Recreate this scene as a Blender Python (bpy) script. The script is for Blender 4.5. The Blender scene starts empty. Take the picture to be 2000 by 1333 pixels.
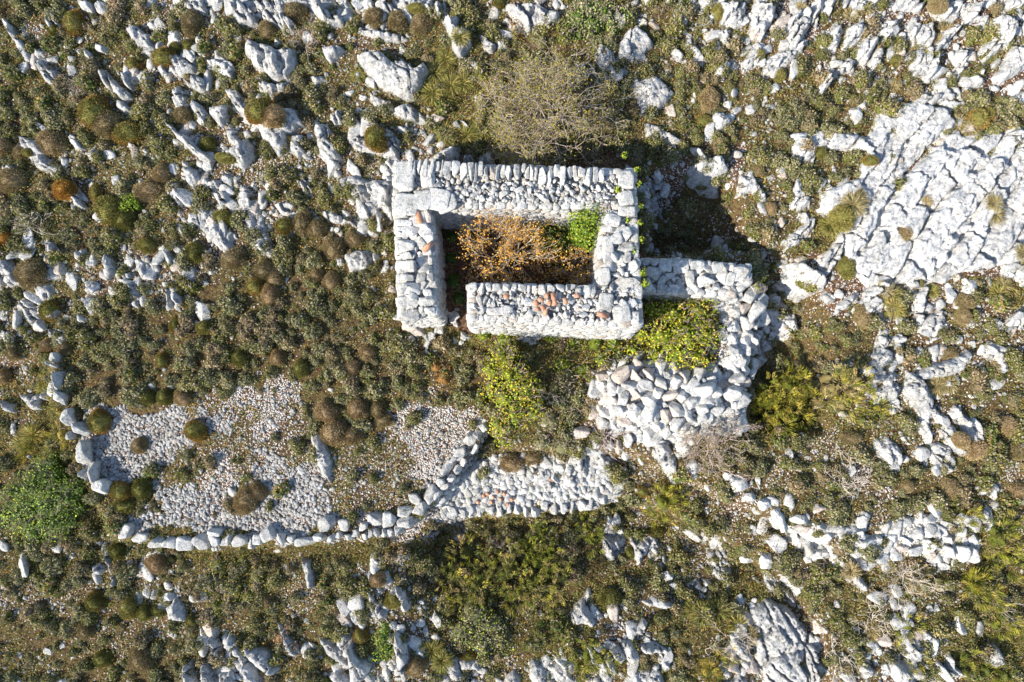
import bpy, math
import numpy as np
from mathutils import Vector
R = math.radians
rng = np.random.default_rng(7)
sc = bpy.context.scene
COL = sc.collection

# ------------------------------------------------------------------ camera
FPX, CAMH, TILT = 1340.0, 16.75, R(5.7)
cam_d = bpy.data.cameras.new("camera"); cam_d.sensor_width = 36.0; cam_d.lens = FPX / 2000 * 36
cam_d.clip_start = 0.5; cam_d.clip_end = 600
CAM = Vector((0, -CAMH * math.tan(TILT), CAMH))
cam = bpy.data.objects.new("camera", cam_d); COL.objects.link(cam)
cam.location = CAM; cam.rotation_euler = (TILT, 0, 0); sc.camera = cam
# ------------------------------------------------------------------ light
SUN_EL, SUN_AZ = R(34), R(31)          # the sun stands in the lower left of the picture
sd = Vector((math.cos(SUN_AZ) * math.cos(SUN_EL), math.sin(SUN_AZ) * math.cos(SUN_EL), -math.sin(SUN_EL)))
sl = bpy.data.lights.new("sun", 'SUN'); sl.energy = 5.0; sl.angle = R(0.55); sl.color = (1.0, 0.91, 0.77)
so = bpy.data.objects.new("sun", sl); COL.objects.link(so); so.rotation_euler = sd.to_track_quat('-Z', 'Y').to_euler()
so.location = (-12, -8, 14)
w = bpy.data.worlds.new("World"); sc.world = w; w.use_nodes = True
nt = w.node_tree; sky = nt.nodes.new('ShaderNodeTexSky'); sky.sky_type = 'NISHITA'; sky.sun_disc = False
sky.sun_elevation = SUN_EL; sky.sun_rotation = R(239); sky.air_density = 1.0; sky.dust_density = 0.6
bg = nt.nodes['Background']; bg.inputs['Strength'].default_value = 0.135
nt.links.new(sky.outputs[0], bg.inputs[0])
sc.view_settings.view_transform = 'Standard'; sc.view_settings.look = 'None'
sc.view_settings.exposure = 0.78; sc.view_settings.gamma = 1.0
sc.render.engine = 'CYCLES'; sc.cycles.max_bounces = 5; sc.cycles.diffuse_bounces = 3

# ------------------------------------------------------------------ noise
def _h(ix, iy, s):
    n = (ix.astype(np.int64) * 374761393 + iy.astype(np.int64) * 668265263 + s * 1442695041) & 0xffffffff
    n = ((n ^ (n >> 13)) * 1274126177) & 0xffffffff
    n = (n ^ (n >> 16)) & 0xffffffff
    return n / 4294967295.0
def vn(x, y, s=0):
    xi = np.floor(x); yi = np.floor(y); fx = x - xi; fy = y - yi
    fx = fx * fx * (3 - 2 * fx); fy = fy * fy * (3 - 2 * fy)
    a = _h(xi, yi, s); b = _h(xi + 1, yi, s); c = _h(xi, yi + 1, s); d = _h(xi + 1, yi + 1, s)
    return (a * (1 - fx) + b * fx) * (1 - fy) + (c * (1 - fx) + d * fx) * fy
def fbm(x, y, s=0, o=4):
    v = 0; a = 0.5; t = 0
    for i in range(o):
        v = v + a * vn(x * 2 ** i, y * 2 ** i, s + i * 17); t += a; a *= 0.5
    return v / t - 0.5
def worley(x, y, s=0):
    xi = np.floor(x); yi = np.floor(y)
    f1 = np.full(x.shape, 9.0); f2 = np.full(x.shape, 9.0)
    ida = np.zeros(x.shape); rx = np.zeros(x.shape); ry = np.zeros(x.shape)
    for dx in (-1, 0, 1):
        for dy in (-1, 0, 1):
            cx = xi + dx; cy = yi + dy
            px = cx + _h(cx, cy, s); py = cy + _h(cx, cy, s + 5)
            d = np.hypot(x - px, y - py); m = d < f1
            f2 = np.where(m, f1, np.minimum(f2, d)); f1 = np.where(m, d, f1)
            ida = np.where(m, _h(cx, cy, s + 9), ida)
            rx = np.where(m, x - px, rx); ry = np.where(m, y - py, ry)
    return f1, f2, ida, rx, ry
def sstep(a, b, x):
    t = np.clip((x - a) / (b - a), 0, 1); return t * t * (3 - 2 * t)
def sdist(x, y, P):
    """signed distance to polygon, positive inside"""
    P = np.asarray(P, float); d = np.full(x.shape, 1e9); ins = np.zeros(x.shape, bool)
    for i in range(len(P)):
        ax, ay = P[i - 1]; bx, by = P[i]
        ex, ey = bx - ax, by - ay; L = ex * ex + ey * ey + 1e-12
        t = np.clip(((x - ax) * ex + (y - ay) * ey) / L, 0, 1)
        d = np.minimum(d, np.hypot(x - ax - t * ex, y - ay - t * ey))
        c = ((ay > y) != (by > y)); 
        xs = ax + (y - ay) / (by - ay + 1e-12) * ex
        ins ^= c & (x < xs)
    return np.where(ins, d, -d)

# ------------------------------------------------------------------ photo pixel -> place
ct, st = math.cos(TILT), math.sin(TILT)
def ray(px, py, z):
    px = np.asarray(px, float); py = np.asarray(py, float)
    dx = (px - 1000) / FPX; dy = -(py - 666.5) / FPX; dz = -1.0
    wy = dy * ct - dz * st; wz = dy * st + dz * ct
    t = (z - CAM.z) / wz
    return CAM.x + dx * t, CAM.y + wy * t
def to_px(x, y, z):
    X = x - CAM.x; Y = y - CAM.y; Z = z - CAM.z
    cy = Y * ct + Z * st; cz = -Y * st + Z * ct
    return 1000 + FPX * X / -cz, 666.5 - FPX * cy / -cz
def base_h(x, y):
    return 0.055 * np.clip(y, -30, 30) + 0.45 * fbm(x * .16 + 3, y * .16 + 8, 3, 3)
def Pb(px, py):
    z = 0.0
    for _ in range(4):
        x, y = ray(px, py, z); z = base_h(x, y)
    return x, y
def wpoly(pp): 
    a = np.array(pp, float); x, y = Pb(a[:, 0], a[:, 1]); return np.stack([x, y], 1)
LOW1 = wpoly([(-700,690),(92,695),(118,850),(180,965),(222,1050),(400,1072),(620,1056),(760,1042),(835,1000),(905,900),(950,838),(1010,870),(1230,880),(1330,930),(1520,1010),(1700,1085),(1900,1080),(2700,1000),(2700,2200),(-700,2200)])
LOW2 = wpoly([(700,2200),(760,1100),(835,1030),(880,1012),(1000,1004),(1180,988),(1235,965),(1340,1010),(1600,1150),(1900,2200)])
EAST = wpoly([(1262,330),(1262,500),(1470,500),(1480,560),(1462,700),(1460,850),(1620,850),(1620,560),(1500,480),(1420,330)])
HOLE = wpoly([(1262,440),(1262,505),(1420,508),(1440,440),(1400,400)])
def H(x, y):
    z = base_h(x, y)
    z = z - 0.42 * sstep(-0.05, 0.22, sdist(x, y, LOW1))
    z = z - 0.95 * sstep(-0.05, 0.35, sdist(x, y, LOW2)) * sstep(-3.0, -1.2, x) * (1 - .75 * sstep(5.0, 7.8, -y))
    z = z - 0.85 * sstep(-0.05, 0.45, sdist(x, y, EAST)) - 0.35 * sstep(-.1, .5, sdist(x, y, HOLE))
    return z + 0.10 * fbm(x * .9, y * .9, 11, 4) + 0.03 * fbm(x * 5, y * 5, 21, 3)
def P(px, py, dz=0.0):
    z = 0.0
    for _ in range(4):
        x, y = ray(px, py, z); z = H(np.atleast_1d(x), np.atleast_1d(y)) + dz
        if np.ndim(px) == 0: z = float(z[0])
    return x, y, (z - dz if np.ndim(px) else z - dz)
def S(px): return px / 80.0      # photo pixels -> metres on the ground

# ------------------------------------------------------------------ cover map of the hillside, 50 px cells
GRID = """ssmmmmhrrrrrrrrrrmmmrrssmmmrrrRRmrRRmRRr
ohmmmrrrmommmmhmooyomossmomrmrrRmmmrrrmr
ommommrmrmmommmmoyososoommomrmrmrrmrrRmR
oommmmmmmmosmmmmyyyoommosmoommmommrmrmRR
ooommmmrmrrommmomyysoooosdmsmmsssmmmmsss
mmmommmmrrmrrmrmryssoooosdsmsmssssmrrmmm
smmmmmmrrhhhrrhrrrr.....ssRsRmmssmRRRRRR
soomomhrrrrommrr........sGRssmmsmrrRRRRR
ssosssmrrmrrorrm........ssssmmmryrRRRRRR
mmssshmmrmssssom........dsssrmmyyRRRRRRR
rmrrhrrrrmmsssooo.........rrrmrRRRRRRRRr
rrmrmrrmsssssssoo.........drrRrmRRRrRrmy
rmmosssssssssssooo...ddd..drGssmomrmrmrr
smosssssssssssssmoydddddddddGdssssrmrrmr
hmossssssossssssoosoyyddrrrrrdyysmrrRrmo
ymosssshhpppsssshssdyddrrrrrrdyyssrrRomo
myyGGGGGGhphsssppppyyddrrrrrrdyyommmrrso
yyyGGGGmhhhhmhhhppGooohorrrohsmhhmmrrosm
dddGGGmhphGGGhhhpGGsrrrrmhhomshmmhssmsmh
dddoosGGGmGGGhhhhGGGGGGGmhyhhhmsmmhsssmm
ddodyGGGGGGGGhpppGyyooooohyohmmrmrrrrrrh
mmmmmmyyyyyyyyyyymooooddGmhhmmmmrrrmmmyy
ooommromooomomrmooddooodddmhmossooosmmms
hhhomhrmooohhmrmososoodyohhmoyrmsoommhos
ooohohhmmoosorrmrsooooormmyyyrRRmyyrmomo
ossohsmmrooorryrrmoooyorrryyyrRRmrrrroyy
mmosossrrrooorrrrmrrorrrmmyyorRrrrrRmryy""".split("\n")
GA = np.array([[ord(c) for c in r] for r in GRID])
assert GA.shape == (27, 40), [len(r) for r in GRID]
def cls(px, py, s=0):
    a = px + 60 * (vn(px / 22, py / 22, 31 + s) - .5); b = py + 60 * (vn(px / 22, py / 22, 77 + s) - .5)
    return GA[np.clip((b / 50).astype(int), 0, 26), np.clip((a / 50).astype(int), 0, 39)]
def wt(c, table):
    o = np.zeros(c.shape)
    for k, v in table.items(): o[c == ord(k)] = v
    return o
GW = wpoly([(768,312),(1242,330),(1256,640),(770,640)]); 
GW2 = wpoly([(1240,500),(1475,512),(1475,580),(1462,850),(1400,850),(1400,585),(1240,580)])
def scatter(n, table, avoid=True):
    """n tries per square metre where the table says 1"""
    X0, X1, Y0, Y1 = -14, 14, -9.8, 9.6
    N = int(n * (X1 - X0) * (Y1 - Y0)); x = rng.uniform(X0, X1, N); y = rng.uniform(Y0, Y1, N)
    z = base_h(x, y); px, py = to_px(x, y, z); c = cls(px, py)
    k = rng.random(N) < wt(c, table); x, y, px, py = x[k], y[k], px[k], py[k]
    if avoid:
        k = (sdist(x, y, GW) < 0.0) & (sdist(x, y, GW2) < 0); x, y, px, py = x[k], y[k], px[k], py[k]
    return x, y, H(x, y), px, py

# ------------------------------------------------------------------ materials
def mat(name):
    m = bpy.data.materials.new(name); m.use_nodes = True; return m, m.node_tree, m.node_tree.nodes['Principled BSDF']
def nd(t, k, **kw):
    n = t.nodes.new(k)
    for a, b in kw.items(): setattr(n, a, b)
    return n
def ramp(t, fac, stops):
    r = nd(t, 'ShaderNodeValToRGB'); cr = r.color_ramp
    while len(cr.elements) < len(stops): cr.elements.new(0.5)
    for e, (p, c) in zip(cr.elements, stops): e.position = p; e.color = (*c, 1) if len(c) == 3 else c
    t.links.new(fac, r.inputs[0]); return r.outputs[0]
def mixc(t, a, b, f, mode='MIX'):
    m = nd(t, 'ShaderNodeMix', data_type='RGBA', blend_type=mode); L = t.links.new
    for s, v in ((6, a), (7, b), (0, f)):
        if hasattr(v, 'links'): L(v, m.inputs[s])
        elif isinstance(v, (int, float)): m.inputs[s].default_value = v
        else: m.inputs[s].default_value = (*v, 1)
    return m.outputs[2]
def noise(t, vec, scale, det=4, rough=.6):
    n = nd(t, 'ShaderNodeTexNoise'); n.inputs['Scale'].default_value = scale; n.inputs['Detail'].default_value = det
    n.inputs['Roughness'].default_value = rough; t.links.new(vec, n.inputs['Vector']); return n.outputs[0]
def rock_mat(name, tint, pit=0.5, bump=0.03):
    m, t, b = mat(name); L = t.links.new
    g = nd(t, 'ShaderNodeNewGeometry'); pos = g.outputs['Position']
    c = nd(t, 'ShaderNodeAttribute', attribute_name='Col')
    base = mixc(t, c.outputs['Color'], tint, 1.0, 'MULTIPLY')
    n1 = noise(t, pos, 3.0, 5); n2 = noise(t, pos, 16, 5, .7); n3 = noise(t, pos, 50, 3)
    n0 = noise(t, pos, 7.0, 7, .72)
    base = mixc(t, base, (.78, .74, .66), ramp(t, n1, [(.45, (0,0,0)), (.7, (.6,.6,.6))]), 'MULTIPLY')
    base = mixc(t, base, (.50, .54, .60), ramp(t, n0, [(.47, (0,0,0)), (.60, (pit * 1.1,)*3)]), 'MULTIPLY')
    base = mixc(t, base, (.34, .36, .39), ramp(t, n2, [(.53, (0,0,0)), (.62, (pit,)*3)]), 'MULTIPLY')
    base = mixc(t, base, (.70, .72, .74), ramp(t, n3, [(.48, (0,0,0)), (.66, (.55,)*3)]), 'MULTIPLY')
    L(base, b.inputs['Base Color']); b.inputs['Roughness'].default_value = .85
    b.inputs['Specular IOR Level'].default_value = .25
    bp = nd(t, 'ShaderNodeBump'); bp.inputs['Distance'].default_value = bump; bp.inputs['Strength'].default_value = .9
    ad = nd(t, 'ShaderNodeMath', operation='ADD'); L(n2, ad.inputs[0]); L(n3, ad.inputs[1]); L(ad.outputs[0], bp.inputs['Height'])
    L(bp.outputs[0], b.inputs['Normal']); return m
M_ROCK = rock_mat("limestone", (1, 1, 1), .75, .05)
M_BLOCK = rock_mat("wall_limestone", (1, 1, .99), .6, .03)
M_PEB = rock_mat("gravel_limestone", (1, 1, 1), .2, .006)
def leaf_mat(name, trans=.25, rough=.7):
    m, t, b = mat(name); L = t.links.new
    c = nd(t, 'ShaderNodeAttribute', attribute_name='Col')
    oi = nd(t, 'ShaderNodeObjectInfo')
    hv = nd(t, 'ShaderNodeHueSaturation'); L(c.outputs['Color'], hv.inputs['Color'])
    mr = nd(t, 'ShaderNodeMapRange'); L(oi.outputs['Random'], mr.inputs[0]); mr.inputs[3].default_value = .8; mr.inputs[4].default_value = 1.2
    L(mr.outputs[0], hv.inputs['Value'])
    mh = nd(t, 'ShaderNodeMapRange'); L(oi.outputs['Random'], mh.inputs[0]); mh.inputs[3].default_value = .512; mh.inputs[4].default_value = .492
    L(mh.outputs[0], hv.inputs['Hue'])
    L(hv.outputs[0], b.inputs['Base Color']); b.inputs['Roughness'].default_value = rough; b.inputs['Specular IOR Level'].default_value = .3
    tr = nd(t, 'ShaderNodeBsdfTranslucent'); L(hv.outputs[0], tr.inputs[0])
    mx = nd(t, 'ShaderNodeMixShader'); mx.inputs[0].default_value = trans
    L(b.outputs[0], mx.inputs[1]); L(tr.outputs[0], mx.inputs[2]); L(mx.outputs[0], t.nodes['Material Output'].inputs[0]); return m
M_LEAF = leaf_mat("foliage"); M_DRY = leaf_mat("dry_foliage", .12, .85); M_BARK = leaf_mat("twig_bark", 0.0, .85)
def tile_mat():
    m, t, b = mat("terracotta"); g = nd(t, 'ShaderNodeNewGeometry')
    n = noise(t, g.outputs['Position'], 22, 5)
    t.links.new(ramp(t, n, [(.3, (.30, .14, .08)), (.5, (.46, .22, .13)), (.68, (.56, .40, .30))]), b.inputs['Base Color'])
    b.inputs['Roughness'].default_value = .85; return m
M_TILE = tile_mat()
def ground_mat():
    m, t, b = mat("stony_soil"); L = t.links.new
    g = nd(t, 'ShaderNodeNewGeometry'); pos = g.outputs['Position']
    at = nd(t, 'ShaderNodeAttribute', attribute_name='pebble'); gn = nd(t, 'ShaderNodeAttribute', attribute_name='green')
    n1 = noise(t, pos, 1.3, 5); n2 = noise(t, pos, 14, 6, .7); n3 = noise(t, pos, 60, 3)
    soil = ramp(t, n2, [(.34, (.035, .02, .012)), (.48, (.10, .058, .036)), (.58, (.20, .115, .075)), (.72, (.34, .22, .15))])
    moss = ramp(t, n3, [(.36, (.02, .028, .008)), (.5, (.07, .075, .02)), (.64, (.20, .17, .06))])
    s1 = mixc(t, soil, moss, ramp(t, n2, [(.42, (0,0,0)), (.58, (1,1,1))]))
    gm = nd(t, 'ShaderNodeMath', operation='MULTIPLY'); L(gn.outputs['Fac'], gm.inputs[0]); gm.inputs[1].default_value = 1
    base = mixc(t, soil, s1, gm.outputs[0])
    v = nd(t, 'ShaderNodeTexVoronoi'); v.inputs['Scale'].default_value = 24; L(pos, v.inputs['Vector'])
    sp = nd(t, 'ShaderNodeSeparateColor'); L(v.outputs['Color'], sp.inputs[0])
    lt = nd(t, 'ShaderNodeMath', operation='LESS_THAN'); L(sp.outputs[0], lt.inputs[0])
    ml = nd(t, 'ShaderNodeMath', operation='MULTIPLY'); L(at.outputs['Fac'], ml.inputs[0]); ml.inputs[1].default_value = 1.0
    L(ml.outputs[0], lt.inputs[1])
    d2 = nd(t, 'ShaderNodeMath', operation='LESS_THAN'); L(v.outputs['Distance'], d2.inputs[0]); d2.inputs[1].default_value = .42
    f = nd(t, 'ShaderNodeMath', operation='MULTIPLY'); L(lt.outputs[0], f.inputs[0]); L(d2.outputs[0], f.inputs[1])
    pc = ramp(t, sp.outputs[1], [(0, (.5, .5, .5)), (.4, (.6, .57, .55)), (.75, (.55, .44, .40)), (1, (.7, .68, .66))])
    L(mixc(t, base, pc, f.outputs[0]), b.inputs['Base Color']); b.inputs['Roughness'].default_value = .95
    b.inputs['Specular IOR Level'].default_value = .1
    bp = nd(t, 'ShaderNodeBump'); bp.inputs['Distance'].default_value = .03
    hh = nd(t, 'ShaderNodeMath', operation='MULTIPLY_ADD'); L(f.outputs[0], hh.inputs[0]); hh.inputs[1].default_value = .6; L(n2, hh.inputs[2])
    L(hh.outputs[0], bp.inputs['Height']); L(bp.outputs[0], b.inputs['Normal']); return m
M_GROUND = ground_mat()

# ------------------------------------------------------------------ mesh helpers
def mesh(name, V, F, mt, C=None, smooth=False):
    """V (n,3); F (m,k) index array or list of such arrays; C per-vertex colours"""
    me = bpy.data.meshes.new(name)
    Fs = [f for f in (F if isinstance(F, list) else [F]) if len(f)]
    V = np.ascontiguousarray(V, dtype=np.float32)
    me.vertices.add(len(V)); me.vertices.foreach_set('co', V.ravel())
    nl = sum(f.size for f in Fs); npol = sum(len(f) for f in Fs)
    me.loops.add(nl); me.polygons.add(npol)
    me.loops.foreach_set('vertex_index', np.concatenate([f.ravel() for f in Fs]).astype(np.int32))
    tot = np.concatenate([np.full(len(f), f.shape[1]) for f in Fs]).astype(np.int32)
    me.polygons.foreach_set('loop_start', np.concatenate([[0], np.cumsum(tot)[:-1]]).astype(np.int32))
    me.polygons.foreach_set('loop_total', tot)
    if smooth: me.polygons.foreach_set('use_smooth', np.ones(npol, bool))
    me.update(calc_edges=True)
    if C is not None:
        a = me.color_attributes.new('Col', 'FLOAT_COLOR', 'POINT')
        cc = np.ones((len(V), 4), np.float32); cc[:, :3] = C; a.data.foreach_set('color', cc.ravel())
    me.materials.append(mt); return me
def obj(name, me, parent=None, loc=(0, 0, 0), rz=0.0, scale=None):
    o = bpy.data.objects.new(name, me); COL.objects.link(o); o.location = loc; o.rotation_euler = (0, 0, rz)
    if scale is not None: o.scale = scale
    if parent: o.parent = parent
    return o
def empty(name, loc=(0, 0, 0)):
    o = bpy.data.objects.new(name, None); COL.objects.link(o); o.location = loc; o.empty_display_size = .2; return o
def tag(o, label=None, cat=None, group=None, kind=None):
    if label: o['label'] = label
    if cat: o['category'] = cat
    if group: o['group'] = group
    if kind: o['kind'] = kind
    return o
REG = []
def reg(o, px, py, look, cat, group):
    """labelled at the end by its place among its own kind"""
    o['category'] = cat; o['group'] = group; REG.append((o, px, py, look)); return o
def merge(parts):
    """parts: list of (V,F,C) with the same face size"""
    off = 0; Vs = []; Fs = []; Cs = []
    for V, F, C in parts:
        Vs.append(V); Fs.append(F + off); Cs.append(np.broadcast_to(C, (len(V), 3))); off += len(V)
    return np.concatenate(Vs), np.concatenate(Fs), np.concatenate(Cs)
def ico(sub):
    p = (1 + 5 ** .5) / 2
    V = [(-1,p,0),(1,p,0),(-1,-p,0),(1,-p,0),(0,-1,p),(0,1,p),(0,-1,-p),(0,1,-p),(p,0,-1),(p,0,1),(-p,0,-1),(-p,0,1)]
    F = [(0,11,5),(0,5,1),(0,1,7),(0,7,10),(0,10,11),(1,5,9),(5,11,4),(11,10,2),(10,7,6),(7,1,8),(3,9,4),(3,4,2),(3,2,6),(3,6,8),(3,8,9),(4,9,5),(2,4,11),(6,2,10),(8,6,7),(9,8,1)]
    V = [np.array(v) / np.linalg.norm(v) for v in V]
    for _ in range(sub):
        c = {}; G = []
        def mid(a, b):
            k = (min(a, b), max(a, b))
            if k not in c:
                m = V[a] + V[b]; V.append(m / np.linalg.norm(m)); c[k] = len(V) - 1
            return c[k]
        for a, b, d in F:
            x, y, z = mid(a, b), mid(b, d), mid(d, a); G += [(a, x, z), (b, y, x), (d, z, y), (x, y, z)]
        F = G
    return np.array(V), np.array(F)
ICO = {k: ico(k) for k in (0, 1, 2, 3)}
def rotm(rz, tx, ty):
    c, s = np.cos(rz), np.sin(rz); a, b = np.cos(tx), np.sin(tx); d, e = np.cos(ty), np.sin(ty)
    z0 = np.zeros_like(c); o = np.ones_like(c)
    Rz = np.stack([c, -s, z0, s, c, z0, z0, z0, o], -1).reshape(-1, 3, 3)
    Rx = np.stack([o, z0, z0, z0, a, -b, z0, b, a], -1).reshape(-1, 3, 3)
    Ry = np.stack([d, z0, e, z0, o, z0, -e, z0, d], -1).reshape(-1, 3, 3)
    return Rz @ Rx @ Ry
def rocks(cen, size, rz=None, tilt=.3, sub=1, K=8, boxy=0, col=None, lo=.42, hi=.78, grow=None):
    """angular stones: a sphere (or rounded block) cut by K planes each"""
    N = len(cen)
    if N == 0: return np.zeros((0, 3)), np.zeros((0, 3), int), np.zeros((0, 3))
    U, F = ICO[sub]; nv = len(U)
    if boxy: U = U / ((np.abs(U) ** boxy).sum(1) ** (1 / boxy))[:, None]
    UN = U / np.linalg.norm(U, axis=1)[:, None]; UL = np.linalg.norm(U, axis=1)
    V = np.empty((N, nv, 3)); rz = rng.uniform(0, 6.28, N) if rz is None else np.broadcast_to(rz, (N,))
    for i in range(0, N, 4000):
        j = slice(i, min(i + 4000, N)); n = j.stop - j.start
        if K:
            nn = rng.normal(size=(n, K, 3)); nn /= np.linalg.norm(nn, axis=2)[:, :, None]
            hh = rng.uniform(lo, hi, (n, K)); d = np.einsum('vc,nkc->nvk', UN, nn)
            r = np.where(d > .08, hh[:, None, :] / np.maximum(d, .08), 9).min(2); r = np.minimum(r, UL[None])
        else: r = UL[None] * rng.uniform(.75, 1.1, (n, nv))
        r = r * rng.uniform(.97, 1.03, (n, nv)) * (grow or (1.28 if (K and not boxy) else 1.0))
        v = UN[None] * r[:, :, None] * np.asarray(size)[j][:, None, :]
        M = rotm(rz[j], rng.normal(0, tilt, n), rng.normal(0, tilt, n))
        V[j] = np.einsum('nij,nvj->nvi', M, v) + np.asarray(cen)[j][:, None, :]
    FF = (F[None] + (np.arange(N) * nv)[:, None, None]).reshape(-1, 3)
    if col is None: col = stone_col(N)
    return V.reshape(-1, 3), FF, np.repeat(col, nv, 0)
def stone_col(N, warm=.06, lo=.47, hi=.72):
    g = rng.uniform(lo, hi, N)[:, None] * np.array([1, .99, .965])
    k = rng.random(N) < warm
    g[k] = g[k] * np.array([.98, .86, .78]); return g

# ------------------------------------------------------------------ ground sheet
def axis(a, b, step):
    f = np.arange(a, b + 1e-6, step); out = [b]; s = step
    while out[-1] < 170: s *= 1.25; out.append(out[-1] + s)
    lo = [a]; s = step
    while lo[-1] > -170: s *= 1.25; lo.append(lo[-1] - s)
    return np.concatenate([np.array(lo[:0:-1]), f, np.array(out[1:])])
ax = axis(-14.5, 14.5, .06); ay = axis(-10.5, 10.5, .06)
GX, GY = np.meshgrid(ax, ay); gx, gy = GX.ravel(), GY.ravel(); gz = H(gx, gy)
nx = len(ax); ii = np.arange(len(gx)).reshape(len(ay), nx)
F = np.stack([ii[:-1, :-1], ii[:-1, 1:], ii[1:, 1:], ii[1:, :-1]], -1).reshape(-1, 4)
me = mesh("hillside_ground", np.stack([gx, gy, gz], 1), F, M_GROUND, smooth=True)
px, py = to_px(gx, gy, np.minimum(gz, 8)); c = cls(px, py)
for nm, tb in (('pebble', dict(s=.05, o=.10, h=.35, p=.85, G=.6, r=.3, R=.4, y=.06, m=.16, d=.03)), ('green', dict(s=.8, o=.8, h=.55, p=.1, G=.05, r=.35, R=.2, y=1, m=.7, d=.9))):
    a = me.attributes.new(nm, 'FLOAT', 'POINT'); a.data.foreach_set('value', wt(c, tb).astype(np.float32))
tag(obj("hillside_ground", me), "stony red brown hillside soil between rocks and scrub", "ground", kind='structure')

# ------------------------------------------------------------------ limestone outcrops and boulders (outlines in photo pixels)
def blocks(u, v, w, L, seed):
    u0, v0 = u, v; u = u0 + .5 * fbm(u0 * .9, v0 * .9, seed + 60, 3) + .12 * fbm(u0 * 5, v0 * 5, seed + 61, 3); v = v0 + .75 * fbm(u0 * .6, v0 * 1.1, seed + 62, 4) + .12 * fbm(u0 * 5, v0 * 5, seed + 63, 3)
    k = np.floor(v / w); fv = v / w - k; sp = .6 + .9 * _h(k, k * 0, seed + 64); uu = u / (L * sp) + _h(k, k * 0, seed + 65); j = np.floor(uu); fu = uu - j
    wl = _h(k, k * 0, seed + 66); wh = _h(k + 1, k * 0, seed + 66); jl = _h(j, k, seed + 67); jh = _h(j + 1, k, seed + 67)
    q = lambda h_: np.where(h_ < .22, .05, .3 + (h_ - .22) ** 2 * 3.5)
    e = np.minimum(np.minimum(fv * w / q(wl), (1 - fv) * w / q(wh)), np.minimum(fu * L * sp / q(jl), (1 - fu) * L * sp / q(jh)))
    return e, _h(k, j, seed + 68), (fu - .5), (fv - .5)
RAST = np.full((480, 640), -9.0)      # top of the rocks, 5 cm cells
def outcrop(pp, h, ang, cell=.45, crack=.5, step=.028, seed=0, tone=.62):
    z0 = 0; Pw = np.array(pp, float); X, Y, _ = P(Pw[:, 0], Pw[:, 1], h * .5); W = np.stack([X, Y], 1)
    x0, y0 = W.min(0) - .12; x1, y1 = W.max(0) + .12
    if (x1 - x0) * (y1 - y0) > 8: step = .034
    xs = np.arange(x0, x1, step); ys = np.arange(y0, y1, step); gx, gy = np.meshgrid(xs, ys); sh = gx.shape
    gx, gy = gx.ravel(), gy.ravel()
    wx = gx + .11 * fbm(gx * 5, gy * 5, seed + 1, 3); wy = gy + .11 * fbm(gx * 5, gy * 5, seed + 2, 3)
    d = sdist(wx, wy, W); dm = max(d.max(), .03)
    zt = H(gx, gy)
    c, s = math.cos(ang), math.sin(ang)
    u = (wx * c + wy * s); v = (-wx * s + wy * c)
    bw = min(.16, dm * .75); t = np.clip(d / bw, 0, 1); prof = 1 - (1 - t) ** 2.6
    prof = prof * .62 + .38 * np.clip(d / dm, 0, 1) ** .6 * (t > 0)
    if crack > .3:
        e, idc, rx, ry = blocks(u, v, cell * .75, cell * 1.7, seed); cr = 1 - sstep(.012, .062, e)
    else:
        f1, f2, idc, rx, ry = worley(u / (cell * 1.9), v / cell, seed)
        e = np.clip((f2 - f1), 0, 1); cr = 1 - sstep(0.0, .10, e)
    g1, g2, idg, qx, qy = worley(u / (cell * .75), v / (cell * .35), seed + 40)
    z = h * prof * (.80 + .45 * (idc - .5) * (.4 + crack))
    z += prof * ((idc * 7 % 1 - .5) * rx + (idc * 13 % 1 - .5) * ry) * min(cell, .45) * .5
    z += prof * ((idg * 5 % 1 - .5) * qx + (idg * 11 % 1 - .5) * qy) * .07
    z += prof * (idg - .5) * .07 * (.35 + crack) - prof * .05 * (1 - sstep(0, .12, g2 - g1)) * (vn(gx * 1.3, gy * 1.3, seed + 33) > .35)
    z -= prof * cr * (.10 + .16 * crack) * (.25 + .75 * (vn(u * 1.5, v * 1.5, seed + 3) > (.55 - .5 * crack)))
    rd = 1 - np.abs(fbm(u * 2.2, v * 7, seed + 5, 4)) * 4
    z += prof * .045 * rd + prof * .10 * fbm(u * 2.5, v * 4, seed + 7, 3) + .028 * prof * fbm(gx * 16, gy * 16, seed + 8, 3)
    pit = np.clip(fbm(gx * 9, gy * 9, seed + 9, 2) - .12, 0, 1); z -= prof * pit * .22
    z = zt + np.where(d > 0, z + .01, d * 2.2)
    ok = (d > -.07).reshape(sh); idx = np.arange(len(gx)).reshape(sh)
    q = ok[:-1, :-1] & ok[:-1, 1:] & ok[1:, 1:] & ok[1:, :-1]
    F = np.stack([idx[:-1, :-1][q], idx[:-1, 1:][q], idx[1:, 1:][q], idx[1:, :-1][q]], -1)
    hi_ = d > .03; np.maximum.at(RAST, (np.clip(((gy[hi_] + 12) / .05).astype(int), 0, 479), np.clip(((gx[hi_] + 16) / .05).astype(int), 0, 639)), z[hi_])
    used = np.unique(F); mp = np.full(len(gx), -1); mp[used] = np.arange(len(used))
    cx, cy = W.mean(0); cz = float(H(np.array([cx]), np.array([cy]))[0])
    V = np.stack([gx - cx, gy - cy, z - cz], 1)[used]
    g = tone + .10 * (idc[used] - .5) + .05 * (idg[used] - .5)
    C = g[:, None] * np.array([1, .99, .97])
    return V, mp[F], C, (cx, cy, cz)
LS, RS = R(-58), R(55)         # run of the strata left and right of the ruin (map angle)
def pl(s): return [tuple(map(float, q.split(','))) for q in s.split()]
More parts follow.
